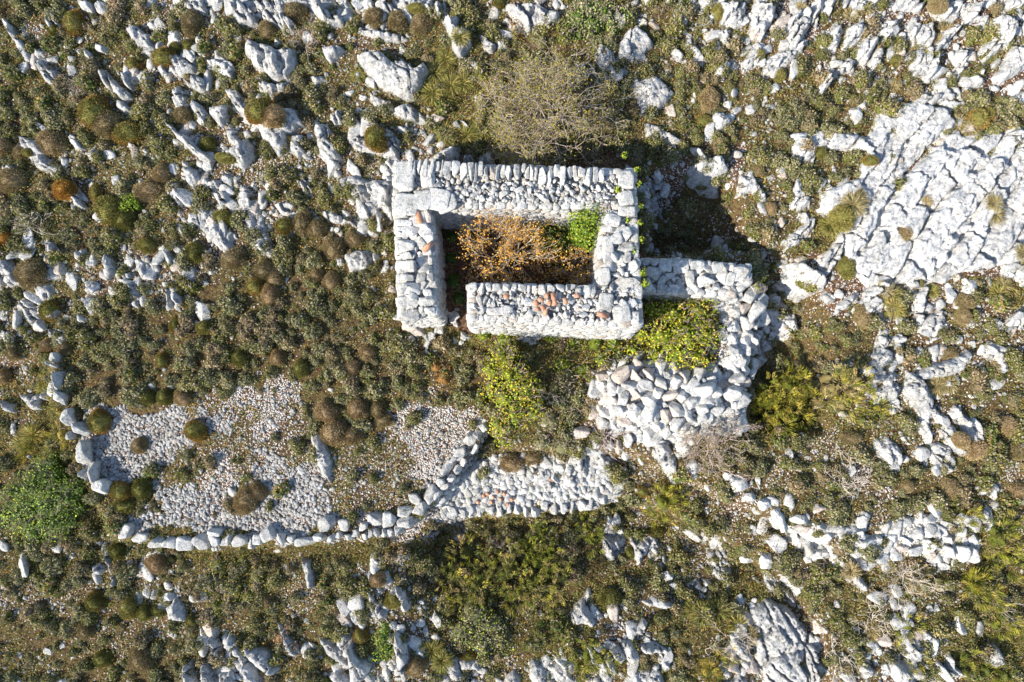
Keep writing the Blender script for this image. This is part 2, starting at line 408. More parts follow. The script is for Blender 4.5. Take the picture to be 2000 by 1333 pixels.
OUT = """0,30 28,50 32,72 20,75 3,52|.22
22,68 45,78 62,105 55,125 35,108|.22
30,40 52,52 58,82 45,76|.15
62,92 90,95 105,125 110,160 115,180 108,183 85,155 68,128|.28
82,10 105,20 130,32 130,50 105,52 95,65 82,35|.3
150,0 180,5 182,25 160,18|.25
242,52 262,48 295,70 303,95 290,112 270,98 250,75|.3
140,95 160,87 180,105 192,126 182,130 160,110|.2
185,135 196,130 215,150 240,170 256,190 236,196 210,176 194,158|.35
230,145 248,140 262,165 255,176 240,165|.3
279,152 297,145 290,172|.25
222,192 240,196 258,218 245,222 228,212|.2
302,128 332,100 365,115 386,128 376,142 355,150 332,140 318,152|.3
352,150 380,142 410,156 404,182 380,176 362,166|.35
330,178 345,166 366,188 360,212 340,200|.28
370,190 396,205 405,225 397,246 384,234 374,214|.28
402,210 428,206 446,200 440,235 428,246 414,232|.35
297,207 320,225 345,255 365,265 388,288 415,305 412,318 394,315 365,292 335,260 315,230|.4
430,290 455,285 480,262 493,285 488,310 470,326 455,318 430,305|.5
400,115 425,112 457,130 457,152 448,161 430,140 405,126|.25
437,175 455,170 475,190 487,215 489,240 470,226 450,200|.3
440,0 478,0 500,25 502,42 470,52 452,32|.4
482,0 530,0 545,22 576,38 570,60 545,56 520,40 500,20|.4
470,66 500,78 545,92 576,88 572,128 556,150 530,151 500,131 476,100|.55
608,5 640,15 646,30 673,27 671,48 640,50 625,40 612,22|.4
350,10 372,0 400,4 402,25 386,20 364,22|.25
500,145 530,163 552,160 577,146 560,176 530,189 505,176|.3
495,200 525,204 572,207 592,240 560,262 556,290 541,301 510,272 495,240|.5
568,262 590,264 596,296 581,308 566,295|.4
612,238 640,238 650,264 669,312 641,316 618,300 612,270|.4
640,226 664,210 667,235 650,246|.4
545,0 600,0 600,8 560,14|.3
693,103 712,95 745,97 765,116 795,113 810,126 826,114 837,132 828,158 808,188 782,186 741,166 725,146 706,126|.62|boulder|big heart-shaped grey boulder above the left end of the ruin
715,174 740,188 770,205 795,200 835,230 846,243 800,237 765,222 730,206|.25
713,0 846,0 846,17 800,21 740,21 720,9|.4
688,60 720,44 745,60 770,65 797,75 776,83 745,81 720,66|.22
862,30 896,29 896,50 916,50 921,84 898,113 885,95 874,60|.55|boulder|pointed grey boulder like a tooth at the top, right of the cushion shrubs
846,5 870,0 873,20 851,36|.35
934,58 952,72 967,86 961,101 947,96|.3
969,80 985,77 993,93 974,97|.25
622,90 660,85 677,95 646,123 631,110|.3
985,0 1052,0 1070,10 1096,25 1091,39 1070,56 1050,48 1030,59 1001,31 988,15|.5|outcrop|large white outcrop at the top edge beside the leafy green shrub
840,318 845,300 870,288 896,281 898,319|.55|boulder|large grey block leaning at the outer side of the ruin's north wall
901,319 905,301 924,299 931,319|.4
934,319 936,299 960,297 966,319|.35
676,272 700,262 730,280 762,295 746,303 700,301|.3
900,118 930,121 943,138 920,136|.2
881,240 900,233 926,250 914,256 886,251|.18
774,248 801,241 799,260 780,259|.2
600,150 628,145 640,160 618,172|.18
1209,82 1225,56 1245,48 1268,64 1277,86 1260,99 1246,100 1238,119 1209,112|.35
1124,120 1150,115 1170,134 1183,138 1168,160 1150,146 1124,141|.3
1231,165 1236,138 1252,152 1285,144 1319,178 1300,205 1272,221 1250,219 1240,190|.3|boulder|broad flat boulder in shade right of the twiggy tree
1262,238 1284,245 1330,270 1336,284 1300,276 1262,266|.18
1344,357 1348,327 1366,302 1348,282 1370,284 1386,306 1411,300 1428,326 1420,352 1406,387 1378,379 1360,366|.42|boulder|big cracked boulder standing in the shadow east of the ruin
1314,10 1350,35 1345,50 1320,46|.22
1404,0 1461,0 1456,45 1436,51 1410,41|.45
1474,0 1521,0 1513,32 1491,77 1465,66 1470,36|.45
1398,60 1430,55 1425,76 1437,97 1421,91|.22
1398,214 1426,229 1431,240 1406,256 1396,246 1385,231|.3
1544,32 1572,8 1592,26 1580,60 1572,76 1573,101 1545,91 1539,60|.45
1590,0 1606,0 1601,52 1588,41|.3
1609,0 1637,0 1622,31 1610,20|.35
1617,52 1640,34 1652,60 1636,99 1615,96|.3
1644,96 1660,50 1690,38 1697,60 1671,86|.3
1669,97 1700,58 1716,75 1711,91 1695,122 1675,116|.35
1700,122 1712,90 1725,98 1720,126 1706,134|.25
1719,45 1755,33 1762,60 1746,87 1724,81|.3
1774,60 1785,33 1801,45 1795,66 1780,76|.25
1818,0 1866,0 1863,39 1840,36 1825,21|.4
1865,44 1872,60 1842,92 1832,142 1815,158 1807,150 1820,100 1845,60|.35
1789,94 1804,97 1800,142 1785,149|.3
1878,0 1927,0 1916,36 1900,41|.4
1944,30 1985,28 1992,60 1977,92 1955,82 1945,60|.45
1913,102 1940,58 1962,90 1930,122|.3
1985,87 2010,98 2010,130 1960,162 1944,151|.35
1894,151 1921,127 1922,166 1905,171|.3
1660,0 1700,0 1690,22 1668,18|.25
1760,0 1810,0 1800,22 1770,18|.25
1905,30 1935,25 1938,48 1915,52|.25
1544,262 1580,254 1602,285 1592,322 1550,312|.25
1690,300 1640,290 1560,285 1540,262 1600,250 1700,262 1722,205 1790,195 1855,212 1885,262 1960,250 2040,250 2040,380 2030,480 2030,505 1940,521 1880,531 1850,552 1760,552 1700,561 1655,515 1640,440 1600,415 1612,372 1680,345|.34|pavement|wide white limestone pavement split by slanting cracks, right of the ruin
1523,541 1540,514 1570,508 1617,535 1600,571 1570,586 1535,581|.4|boulder|rounded white boulder at the left foot of the limestone pavement
1549,370 1586,369 1586,401 1560,412 1544,401|.28
1598,350 1622,345 1634,380 1628,412 1606,400|.25
1788,736 1810,714 1868,700 1895,679 1902,700 1881,726 1840,739 1810,744|.3|slab|curved white rock slab with a cushion shrub on it, lower right
1745,690 1770,680 1776,706 1755,716|.28
1698,772 1740,744 1761,750 1756,781 1725,787 1705,776|.25
1718,719 1745,724 1752,745 1698,751|.25
1928,670 1965,679 1977,722 1961,732 1935,700|.28
1503,620 1556,609 1562,650 1541,667 1510,661|.3
1470,1190 1500,1170 1545,1190 1580,1232 1571,1300 1600,1345 1500,1345 1480,1290 1474,1230|.4|outcrop|large cracked rock outcrop at the bottom edge right of the grassy slope
1574,1260 1606,1270 1603,1345 1580,1345|.55
1174,1050 1211,1049 1216,1086 1195,1099 1180,1090|.35
1232,1054 1277,1054 1266,1081 1246,1107 1238,1090|.3
1113,1200 1130,1178 1150,1150 1160,1168 1163,1190 1182,1211 1155,1226 1119,1223|.3
1189,1270 1209,1259 1225,1290 1209,1301|.3
1211,1254 1235,1251 1254,1285 1238,1304 1223,1289|.33
1243,1262 1280,1256 1316,1269 1300,1279 1260,1279|.25
1254,1175 1290,1164 1322,1188 1300,1193 1270,1186|.25
1237,1236 1255,1208 1269,1215 1256,1246|.25
468,1253 490,1264 520,1274 547,1310 530,1324 500,1311 479,1286|.4
354,1301 370,1293 381,1345 357,1345|.4
384,1304 400,1294 413,1320 421,1345 395,1345|.45
424,1316 450,1311 461,1345 425,1345|.35
538,1218 552,1224 587,1275 575,1287 549,1262|.3
647,1218 675,1234 692,1256 706,1290 727,1305 700,1345 680,1345 674,1290 654,1250|.42|outcrop|ribbed pale outcrop left of the bright green bushlet, bottom edge
766,1233 785,1249 802,1290 790,1322 774,1316 767,1270|.5
769,1148 790,1159 802,1190 786,1202 775,1180|.4
584,1093 606,1096 612,1150 600,1155 591,1121|.35
196,1077 211,1079 215,1110 233,1145 222,1146 209,1116|.25
178,1108 195,1098 206,1108 195,1127|.2
774,1080 790,1076 802,1090 790,1110 775,1100|.3
727,1096 742,1082 749,1100 738,1112|.25
667,495 700,487 721,491 729,505 720,525 695,531 680,529 675,515|.24|slab|clean white flat slab lying between cushion shrubs west of the ruin
650,499 666,504 669,521 655,521|.2
719,487 738,494 742,506 730,512|.15
660,346 680,337 722,350 766,345 776,400 764,432 700,426 689,390 664,371|.3|outcrop|beige bedrock step touching the ruin's northwest corner
30,584 60,589 79,620 60,637 44,620|.22
141,490 166,486 171,508 145,509|.18
176,496 195,490 192,512 178,521|.15
290,514 305,507 313,530 302,543|.12
262,508 280,508 291,548 275,547 264,525|.12
328,506 352,498 372,520 350,530|.12
164,566 180,549 194,565 190,573 170,573|.18
149,615 165,611 169,631 152,633|.15
28,769 60,771 81,764 79,800 60,804 40,786|.3
0,779 26,789 26,809 8,801|.25
58,297 85,299 117,330 100,342 65,326|.3
174,289 190,281 193,300 180,306|.2
132,265 147,261 166,290 145,291|.22
1441,382 1448,340 1474,328 1480,350 1502,390 1490,402 1470,376|.25
530,396 560,390 585,404 575,420 548,418|.2
618,412 650,412 690,432 700,444 640,432|.22
414,376 440,368 451,400 430,406|.2
440,402 475,418 480,431 460,427|.15
400,355 425,350 430,368 410,372|.15
1230,1310 1290,1300 1302,1345 1225,1345|.3
0,320 35,322 30,338 0,338|.2
892,1290 935,1288 942,1312 900,1312|.25
1930,1275 1950,1262 1968,1282 1955,1315 1938,1305|.45
1850,1290 1858,1275 1866,1300 1890,1320 1875,1328 1855,1312|.25
1330,1145 1360,1130 1400,1140 1405,1150 1370,1155|.12
1085,1200 1095,1215 1085,1230 1072,1215|.15
1800,1228 1820,1240 1815,1262 1800,1250|.2
1680,330 1705,325 1715,345 1690,350|.2
985,1333 1000,1310 1020,1325 1015,1345 985,1345|.25
1740,655 1765,648 1775,668 1750,675|.2""".split("\n")
FL = {}
for k, ln in enumerate(OUT):
    f = ln.split('|'); pp = pl(f[0]); h = float(f[1]); cx = sum(p[0] for p in pp) / len(pp); cy = sum(p[1] for p in pp) / len(pp)
    right = cx > 1380 and cy < 700; ang = RS if right else LS
    ar = abs(sum(pp[i - 1][0] * pp[i][1] - pp[i][0] * pp[i - 1][1] for i in range(len(pp)))) / 2
    nm = f[2] if len(f) > 2 else 'boulder'
    big = ar > 20000
    smoothy = nm in ('slab',) or (nm == 'boulder' and len(f) > 2)
    V, F, C, loc = outcrop(pp, h, ang + rng.normal(0, .15), cell=.72 if big else (.42 if ar > 3000 else .3), crack=1.0 if big else (.12 if smoothy else rng.uniform(.1, .8)), seed=100 + k * 7, tone=(.80 if big else .72) if right else .64)
    nmm = {'pavement': 'limestone_pavement', 'outcrop': 'rock_outcrop', 'slab': 'rock_slab', 'boulder': 'limestone_boulder'}[nm]
    o = obj(nmm, mesh(nmm, V, F, M_ROCK, C, smooth=smoothy), loc=loc)
    if len(f) > 3: tag(o, f[3], {'pavement': 'bedrock', 'outcrop': 'outcrop'}.get(nm, 'boulder'), 'limestone rocks of the hillside')
    else: reg(o, cx, cy, "pale weathered limestone boulder", 'boulder', 'limestone rocks of the hillside')

# further ledges following the strata wherever the slope is rocky
ti = 0
for k in range(1500):
    if ti >= 230: break
    px_, py_ = rng.uniform(-40, 2040), rng.uniform(-30, 1360); c_ = chr(cls(np.array([px_]), np.array([py_]))[0])
    if c_ not in 'rR' and not (c_ == 'm' and rng.random() < .12): continue
    x, y, z = P(px_, py_); w_ = rng.uniform(.14, .36); L_ = w_ * rng.uniform(1.2, 3.4)
    if 740 < px_ < 1560 and 290 < py_ < 900: continue
    if 1520 < px_ < 1920 and 1000 < py_ < 1110: continue
    if RAST[int((y + 12) / .05) - 3:int((y + 12) / .05) + 4, int((x + 16) / .05) - 3:int((x + 16) / .05) + 4].max() > -5: continue
    right = px_ > 1380 and py_ < 700; an = (RS if right else LS) + rng.normal(0, .22); nn_ = rng.integers(6, 9); tt = np.sort(rng.uniform(0, 6.28, nn_) * .25 + np.linspace(0, 6.28, nn_, endpoint=False) * .9)
    u_ = np.cos(tt) * L_ * rng.uniform(.75, 1.1, nn_); v_ = np.sin(tt) * w_ * rng.uniform(.75, 1.1, nn_)
    X_ = x + u_ * math.cos(an) - v_ * math.sin(an); Y_ = y + u_ * math.sin(an) + v_ * math.cos(an); qx_, qy_ = to_px(X_, Y_, z)
    V, F, C, loc = outcrop(list(zip(qx_, qy_)), rng.uniform(.14, .34), an, cell=rng.uniform(.2, .4), crack=rng.uniform(.05, .8), seed=3000 + k * 7, tone=.70 if right else .63)
    reg(obj("limestone_ledge", mesh("limestone_ledge", V, F, M_ROCK, C), loc=loc), px_, py_, "pale jagged limestone ledge", 'ledge', 'limestone ledges of the hillside'); ti += 1
def top(x, y): return max(float(H(np.array([x]), np.array([y]))[0]), float(RAST[int((y + 12) / .05), int((x + 16) / .05)]) - .03)
# ------------------------------------------------------------------ loose stones
PROTO_ROCK = []
for k in range(14):
    V, F, C = rocks(np.zeros((1, 3)), np.array([[1, 1, 1.0]]), rz=0, tilt=0, sub=3, K=(10, 8, 12)[k % 3], boxy=(0, 7, 0)[k % 3], col=stone_col(1), lo=(.32, .55, .36)[k % 3], hi=(.6, 1.0, .6)[k % 3], grow=(1.75, 1.12, 1.8)[k % 3])
    V += .012 * rng.normal(size=V.shape)
    PROTO_ROCK.append(mesh("angular_stone", V, F, M_BLOCK, C))
def in_poly_px(pp, dens, lo, hi, pw=1.6):
    W = wpoly(pp); x0, y0 = W.min(0); x1, y1 = W.max(0); n = int(dens * (x1 - x0) * (y1 - y0))
    x = rng.uniform(x0, x1, n); y = rng.uniform(y0, y1, n); d = sdist(x, y, W); k = d > 0
    s = lo + (hi - lo) * rng.random(n) ** pw; return x[k], y[k], d[k], s[k]
def piles(pp, dens, lo, hi, rise, name, label, group, flat=.75, cat='stone'):
    x, y, d, s = in_poly_px(pp, dens, lo, hi); o_ = np.argsort(-s); n = 0; keep = []
    for i in o_:
        if all((x[i] - x[j]) ** 2 + (y[i] - y[j]) ** 2 > (.62 * (s[i] + s[j])) ** 2 for j in keep): keep.append(i)
    for i in keep:
        z = float(H(x[i:i+1], y[i:i+1])[0]) + rise * float(sstep(0, .5, d[i])) + s[i] * .25
        o = obj(name, PROTO_ROCK[rng.integers(14)], loc=(x[i], y[i], z), rz=rng.uniform(0, 6.28), scale=(s[i] * rng.uniform(.85, 1.25), s[i] * rng.uniform(.65, 1), s[i] * rng.uniform(.6, .95)))
        o.rotation_euler = (rng.normal(0, .35), rng.normal(0, .35), rng.uniform(0, 6.28))
        tag(o, label, cat, group)
    return len(keep)
HEAP = [(1143,775),(1160,728),(1195,700),(1285,697),(1370,715),(1412,735),(1410,845),(1350,862),(1290,862),(1220,852),(1178,832),(1150,802)]
def mound(pp, rise, name, label, cat, mat_=None, dens=900):
    """heap core of small stones under the big ones"""
    x, y, d, s = in_poly_px(pp, dens, .025, .07); z = H(x, y) + rise * sstep(0, .5, d) * rng.uniform(.4, 1.0, len(x))
    V, F, C = rocks(np.stack([x, y, z], 1), np.stack([s, s * .8, s * .7], 1), sub=1, K=5)
    return tag(obj(name, mesh(name, V, F, M_PEB, C)), label, cat, kind='stuff')
n1 = piles(HEAP, 260, .07, .19, .36, 'rubble_stone', "angular pale stone tumbled in the big rubble heap below the brambles", "stones of the rubble heap")
mound(HEAP, .36, "rubble_fines", "small broken stones filling the rubble heap below the brambles", "rubble")
EH = [(1425,580),(1490,560),(1530,575),(1560,600),(1560,640),(1520,690),(1500,720),(1455,720),(1440,640)]
n2 = piles(EH, 130, .08, .2, .12, 'fallen_stone', "blue grey stone fallen in the shade outside the annex's east wall", "fallen stones east of the annex")
BAND = [(1545,1030),(1600,1022),(1700,1052),(1740,1018),(1800,1008),(1880,1018),(1915,1058),(1900,1100),(1860,1112),(1800,1082),(1700,1088),(1600,1088),(1548,1062)]
n3 = piles(BAND, 130, .05, .17, .04, 'collapsed_wall_stone', "white stone in the collapsed wall line at lower right", "stones of the collapsed wall")
mound(BAND, .07, "collapsed_wall_fines", "small stones along the collapsed wall line at lower right", "rubble")
print("piles", n1, n2, n3)
# field stones along the strata
tb = dict(r=1, m=.32, R=.5, h=.07, o=.07, p=.04, G=.06, s=.03, y=.06)
x, y, z, px, py = scatter(34, tb)
s = .03 + .125 * rng.random(len(x)) ** 3.0
cc_ = cls(px, py); s = np.where(np.isin(cc_, [ord(q) for q in 'Gphsoy']), np.minimum(s, .065), s)
right = (px > 1380) & (py < 700)
ang = np.where(right, RS, LS) + rng.normal(0, .5, len(x)); el = rng.uniform(1, 1.9, len(x))
order = np.argsort(-s); inview = (px > 0) & (px < 2000) & (py > 0) & (py < 1333)
ind = [i for i in order if inview[i]][:300]; indset = np.zeros(len(x), bool); indset[ind] = True
for i in ind:
    o = obj("loose_rock", PROTO_ROCK[rng.integers(14)], loc=(x[i], y[i], z[i] + s[i] * .25), scale=(s[i] * el[i], s[i], s[i] * .8))
    o.rotation_euler = (rng.normal(0, .25), rng.normal(0, .25), ang[i]); reg(o, px[i], py[i], "loose pale angular rock", 'rock', 'loose rocks on the hillside')
k = ~indset
kb = k & (s > .055); ks = k & ~kb
g1_ = rocks(np.stack([x, y, z + s * .2], 1)[kb], np.stack([s * el, s, s * .75], 1)[kb], rz=ang[kb], sub=2, K=11)
g2_ = rocks(np.stack([x, y, z + s * .2], 1)[ks], np.stack([s * el, s, s * .75], 1)[ks], rz=ang[ks], sub=1, K=8)
V, F, C = merge([g1_, g2_])
tag(obj("scattered_stones", mesh("scattered_stones", V, F, M_BLOCK, C)), "countless pale limestone stones strewn over the slope", "stones", kind='stuff')
# gravel
x, y, z, px, py = scatter(520, dict(G=1, p=.10, r=.07, m=.05, h=.05, R=.06, o=.02)); s = .016 + .036 * rng.random(len(x)) ** 1.6
V, F, C = rocks(np.stack([x, y, z + s * .3], 1), np.stack([s * 1.25, s, s * .7], 1), sub=1, K=7, col=stone_col(len(x), .08, .24, .46))
tag(obj("grey_gravel", mesh("grey_gravel", V, F, M_PEB, C)), "fist-sized grey gravel inside the curved field wall", "gravel", kind='stuff')
x, y, z, px, py = scatter(900, dict(p=.8, h=.22, G=.15, r=.12, m=.06, R=.08, o=.04, s=.015)); s = rng.uniform(.009, .028, len(x))
V, F, C = rocks(np.stack([x, y, z + s * .3], 1), np.stack([s * 1.2, s, s * .7], 1), sub=0, K=0, col=stone_col(len(x), .45, .5, .72))
tag(obj("fine_gravel", mesh("fine_gravel", V, F, M_PEB, C)), "fine pinkish gravel between the scrub and on the terrace", "gravel", kind='stuff')
print("gravel ok")

# ------------------------------------------------------------------ dry stone masonry
ZH = float(H(np.array([ray(1000, 500, 0)[0]]), np.array([ray(1000, 500, 0)[1]]))[0])
def tp(px, py, z): x, y = ray(px, py, z); return np.array([float(x), float(y)])
def face(A, B, z0, z1, batter=.05, rows=(.07, .13), lens=(.10, .34), depth=.09, out=.0):
    """coursed stones on one wall face from A to B (top edge), outside to the right of A->B"""
    A = np.array(A); B = np.array(B); L = np.linalg.norm(B - A); t = (B - A) / L; n = np.array([t[1], -t[0]])
    cen = []; siz = []; z = z0 - .05
    while z < z1 - .02:
        h = min(rng.uniform(*rows), z1 - z + .02); u = -rng.uniform(0, .1)
        while u < L:
            l = rng.uniform(*lens); k = (z1 - z - h / 2) / (z1 - z0)
            p = A + t * np.clip(u + l / 2, .04, L - .04) + n * (batter * k - depth * .55 + rng.uniform(-.012, .03) + out)
            cen.append((p[0], p[1], z + h / 2)); siz.append((l / 2 * 1.02, depth, h / 2 * 1.06)); u += l
        z += h
    cen = np.array(cen); siz = np.array(siz)
    return rocks(cen, siz, rz=math.atan2(t[1], t[0]), tilt=.03, sub=1, K=5, boxy=7, lo=.86, hi=1.15, col=stone_col(len(cen), .1, .52, .68))
def core(Q, z0, z1, inset=.06):
    Q = np.array(Q); c = Q.mean(0); d = Q - c; Qi = c + d * (1 - inset / np.abs(d).max(0).clip(.2))
    n = len(Q); V = np.concatenate([np.c_[Qi, np.full(n, z0)], np.c_[Qi, np.full(n, z1)]]); F = []
    for i in range(n):
        j = (i + 1) % n; F += [(i, j, j + n), (i, j + n, i + n)]
    for i in range(1, n - 1): F += [(n, n + i, n + i + 1)]
    return V, np.array(F), np.full((len(V), 3), .42)  # core greyer than the stones: gap shadow painted into its colour
def fill(Q, z, sizes, dens, bump=.03, sub=1, flat=.6, ed=.03, tilt=.35, boxy=0, K=7):
    Q = np.array(Q); x0, y0 = Q.min(0); x1, y1 = Q.max(0); n = int(dens * (x1 - x0) * (y1 - y0))
    x = rng.uniform(x0, x1, n); y = rng.uniform(y0, y1, n); s = sizes[0] + (sizes[1] - sizes[0]) * rng.random(n) ** 1.7
    k = sdist(x, y, Q) > ed + s * .5; x, y, s = x[k], y[k], s[k]
    zz = z - .03 + rng.uniform(-.03, bump, len(x)) + s * .1
    return rocks(np.stack([x, y, zz], 1), np.stack([s * rng.uniform(.9, 1.5, len(s)), s * rng.uniform(.7, 1, len(s)), s * flat], 1), tilt=tilt, sub=sub, K=K, boxy=boxy, lo=.45)
def pack(Q, z, smin, smax, thick=.08, dens=500, ed=.01):
    """larger stones set tightly, biggest first"""
    Q = np.array(Q); x0, y0 = Q.min(0); x1, y1 = Q.max(0); n = int(dens * (x1 - x0) * (y1 - y0))
    x = rng.uniform(x0, x1, n); y = rng.uniform(y0, y1, n); s = np.sort(smin + (smax - smin) * rng.random(n) ** 2.2)[::-1]
    d = sdist(x, y, Q); K_ = []
    for i in range(n):
        if d[i] < s[i] * .75 + ed: continue
        if K_:
            a = np.array(K_); 
            if (((x[a] - x[i]) ** 2 + (y[a] - y[i]) ** 2) < (.80 * (s[a] + s[i])) ** 2).any(): continue
        K_.append(i)
    a = np.array(K_); s = s[a]
    return rocks(np.stack([x[a], y[a], z + rng.uniform(-.07, .06, len(a))], 1), np.stack([s * rng.uniform(1, 1.4, len(a)), s * rng.uniform(.75, 1.0, len(a)), thick * rng.uniform(.6, 1.4, len(a))], 1), tilt=.3, sub=3, K=9, boxy=9, lo=.5, hi=.95, grow=1.08)
def coping(A, B, z, wd, ln, inward=0.0, hgt=.07, jit=.03):
    """stones set side by side across a wall edge; lie to the left of A->B"""
    A = np.array(A); B = np.array(B); L = np.linalg.norm(B - A); t = (B - A) / L; n = np.array([-t[1], t[0]]); u = 0; cen = []; siz = []; rr = []
    a0 = math.atan2(t[1], t[0])
    while u < L:
        w_ = rng.uniform(*wd); l = rng.uniform(*ln); p = A + t * (u + w_ / 2) + n * (l / 2 - .03 + inward + rng.uniform(-jit, jit) * .5)
        cen.append((p[0], p[1], z + rng.uniform(-.02, .04))); siz.append((w_ / 2 * 1.0, l / 2, hgt * rng.uniform(.8, 1.3))); rr.append(a0 + rng.normal(0, .07)); u += w_ * 1.06
    return rocks(np.array(cen), np.array(siz), rz=np.array(rr), tilt=.16, sub=3, K=7, boxy=9, lo=.6, hi=1.1)
def slab(px, py, wpx, hpx, z, th, ang=0, sub=3, boxy=7, scale=89.):
    x, y = ray(px, py, z)
    return rocks(np.array([[float(x), float(y), z]]), np.array([[wpx / 2 / scale, hpx / 2 / scale, th / 2]]), rz=R(ang), tilt=.04, sub=sub, K=6, boxy=boxy, lo=.85, hi=1.15, col=stone_col(1, 0, .56, .66))
HW = 1.72; ZT = ZH + HW; ZB = ZH - .35
ruin = empty("ruined_stone_hut", (*tp(1010, 480, ZH), ZH))
tag(ruin, "roofless rectangular hut of thick dry stone walls with a doorway gap in its south side", "ruin")
def rel(V, o): return V - np.array(o.location)
def part(name, geo, parent, mt=None, label=None):
    V, F, C = merge(geo) if isinstance(geo, list) else geo
    root = parent
    off = np.array(root.location)
    while root.parent: root = root.parent; off = off + np.array(root.location)
    o = obj(name, mesh(name, V - off, F, mt or M_BLOCK, C), parent)
    if label: o['label'] = label
    return o
Zt = ZT
T = lambda *p: [tp(a, b, Zt) for a, b in p]
N_ = T((770,316),(1241,333),(1241,404),(836,402),(770,402))         # NW NE .. clockwise in photo
W_ = T((770,403),(838,403),(846,470),(850,612),(780,616),(774,480))
E_ = T((1180,405),(1241,405),(1250,574),(1168,574))
S_ = T((918,556),(1165,561),(1250,562),(1251,632),(1216,634),(918,621))
ZF = Zt - .05
# north wall
nw = part("wall", [core(N_, ZB, ZF - .03), face(N_[3], N_[2], ZB, ZF, .06) if False else face(N_[2], N_[3], ZB, ZF, .0)[0:3]], ruin) if False else None
def wall_mesh(Q, faces, name="wall", rows=(.07, .13), batter=.05):
    g = [core(Q, ZB - .1, ZF - .05 - rng.uniform(0, .02))]
    c = np.mean(np.array(Q), 0)
    for i, j in faces:
        A, B = np.array(Q[i]), np.array(Q[j]); t = B - A; n = np.array([t[1], -t[0]])
        if np.dot(n, (A + B) / 2 - c) < 0: A, B = B, A
        g.append(face(A, B, ZB, ZF, batter, rows))
    return g
nw = part("wall", wall_mesh(N_, [(2, 3), (0, 4), (0, 1), (1, 2)]), ruin)
part("rubble_fill", [pack(T((785,355),(1190,362),(1190,398),(845,398),(790,398)), ZF, .04, .085, .06, 260), fill(N_, ZF - .01, (.025, .07), 260, .07, ed=.02, tilt=.6)], nw)
part("coping_stones", coping(N_[1] - [.7, 0.0], N_[0] + [.42, 0], ZF + .05, (.06, .19), (.24, .48), 0.0, jit=.09), nw)
for q in ((790,345,38,62,.14,2),(795,400,50,44,.12,-4),(828,392,34,40,.1,10),(853,390,52,44,.1,-12),(835,345,28,46,.09,5),(872,398,40,34,.08,20)):
    part("corner_slab", slab(q[0], q[1], q[2], q[3], Zt + .03, q[4], q[5]), nw)
ww = part("wall", wall_mesh(W_, [(1, 2), (2, 3), (3, 4), (4, 5), (5, 0)]), ruin)
part("capping_stones", [pack(W_, ZF, .06, .17, .08, 260), fill(W_, ZF - .01, (.025, .06), 260, .02)], ww)
part("edge_slabs", [coping(W_[0], W_[-2] , ZF + .03, (.12, .30), (.28, .50), 0, jit=.12), coping(W_[3], W_[1], ZF + .02, (.12, .34), (.14, .34), 0, jit=.12)], ww)
ew = part("wall", wall_mesh(E_, [(0, 3), (1, 2)]), ruin)
part("capping_stones", [pack(E_, ZF, .06, .18, .08, 260), fill(E_, ZF - .01, (.025, .06), 260, .02)], ew)
for q in ((1223,352,32,36,.12,0),(1222,388,30,30,.1,8),(1224,413,34,20,.1,-3),(1196,430,32,24,.1,-15),(1187,487,22,52,.1,3),(1214,612,34,36,.14,10),(1183,590,28,34,.1,-8),(1180,540,24,34,.1,4)):
    part("top_slab", slab(q[0], q[1], q[2], q[3], Zt + .03, q[4], q[5]), ew)
sw = part("wall", wall_mesh(S_, [(0, 1), (2, 3), (3, 4), (4, 5), (5, 0)], rows=(.05, .1), batter=.14), ruin)
part("coping_stones", coping(S_[1], S_[0], ZF + .03, (.08, .22), (.13, .26), 0.0, jit=.07), sw)
part("rubble_fill", [pack(T((922,575),(1240,582),(1245,628),(1210,630),(922,616)), ZF, .035, .10, .07, 300), fill(S_, ZF - .01, (.025, .07), 260, .07, tilt=.6)], sw)
for q in ((990,606,24,18,.1,5),(968,608,34,16,.08,0),(1240,622,16,26,.1,3)):
    part("top_slab", slab(q[0], q[1], q[2], q[3], Zt + .02, q[4], q[5]), sw)

# roof tiles left lying on the walls
def tile_mesh(r=.085, L=.36, th=.016, arc=2.6, nseg=8):
    a = np.linspace(-arc / 2, arc / 2, nseg + 1); V = []
    for yy, rr in ((-L / 2, r), (L / 2, r * .82)):
        for q in (rr, rr - th):
            V += [(q * math.sin(t), yy, q * math.cos(t) - r * .5) for t in a]
    n = nseg + 1; F = []
    for i in range(nseg):
        F += [(i, i + 1, 2 * n + i + 1, 2 * n + i), (n + i + 1, n + i, 3 * n + i, 3 * n + i + 1), (i + 1, i, n + i, n + i + 1), (2 * n + i, 2 * n + i + 1, 3 * n + i + 1, 3 * n + i)]
    F += [(0, 2 * n, 3 * n, n), (n - 1, 2 * n - 1, 4 * n - 1, 3 * n - 1)]
    return mesh("roof_tile", np.array(V), np.array(F), M_TILE)
TM = tile_mesh()
BRK = tile_mesh(.09, .17, .018, 1.7, 5)
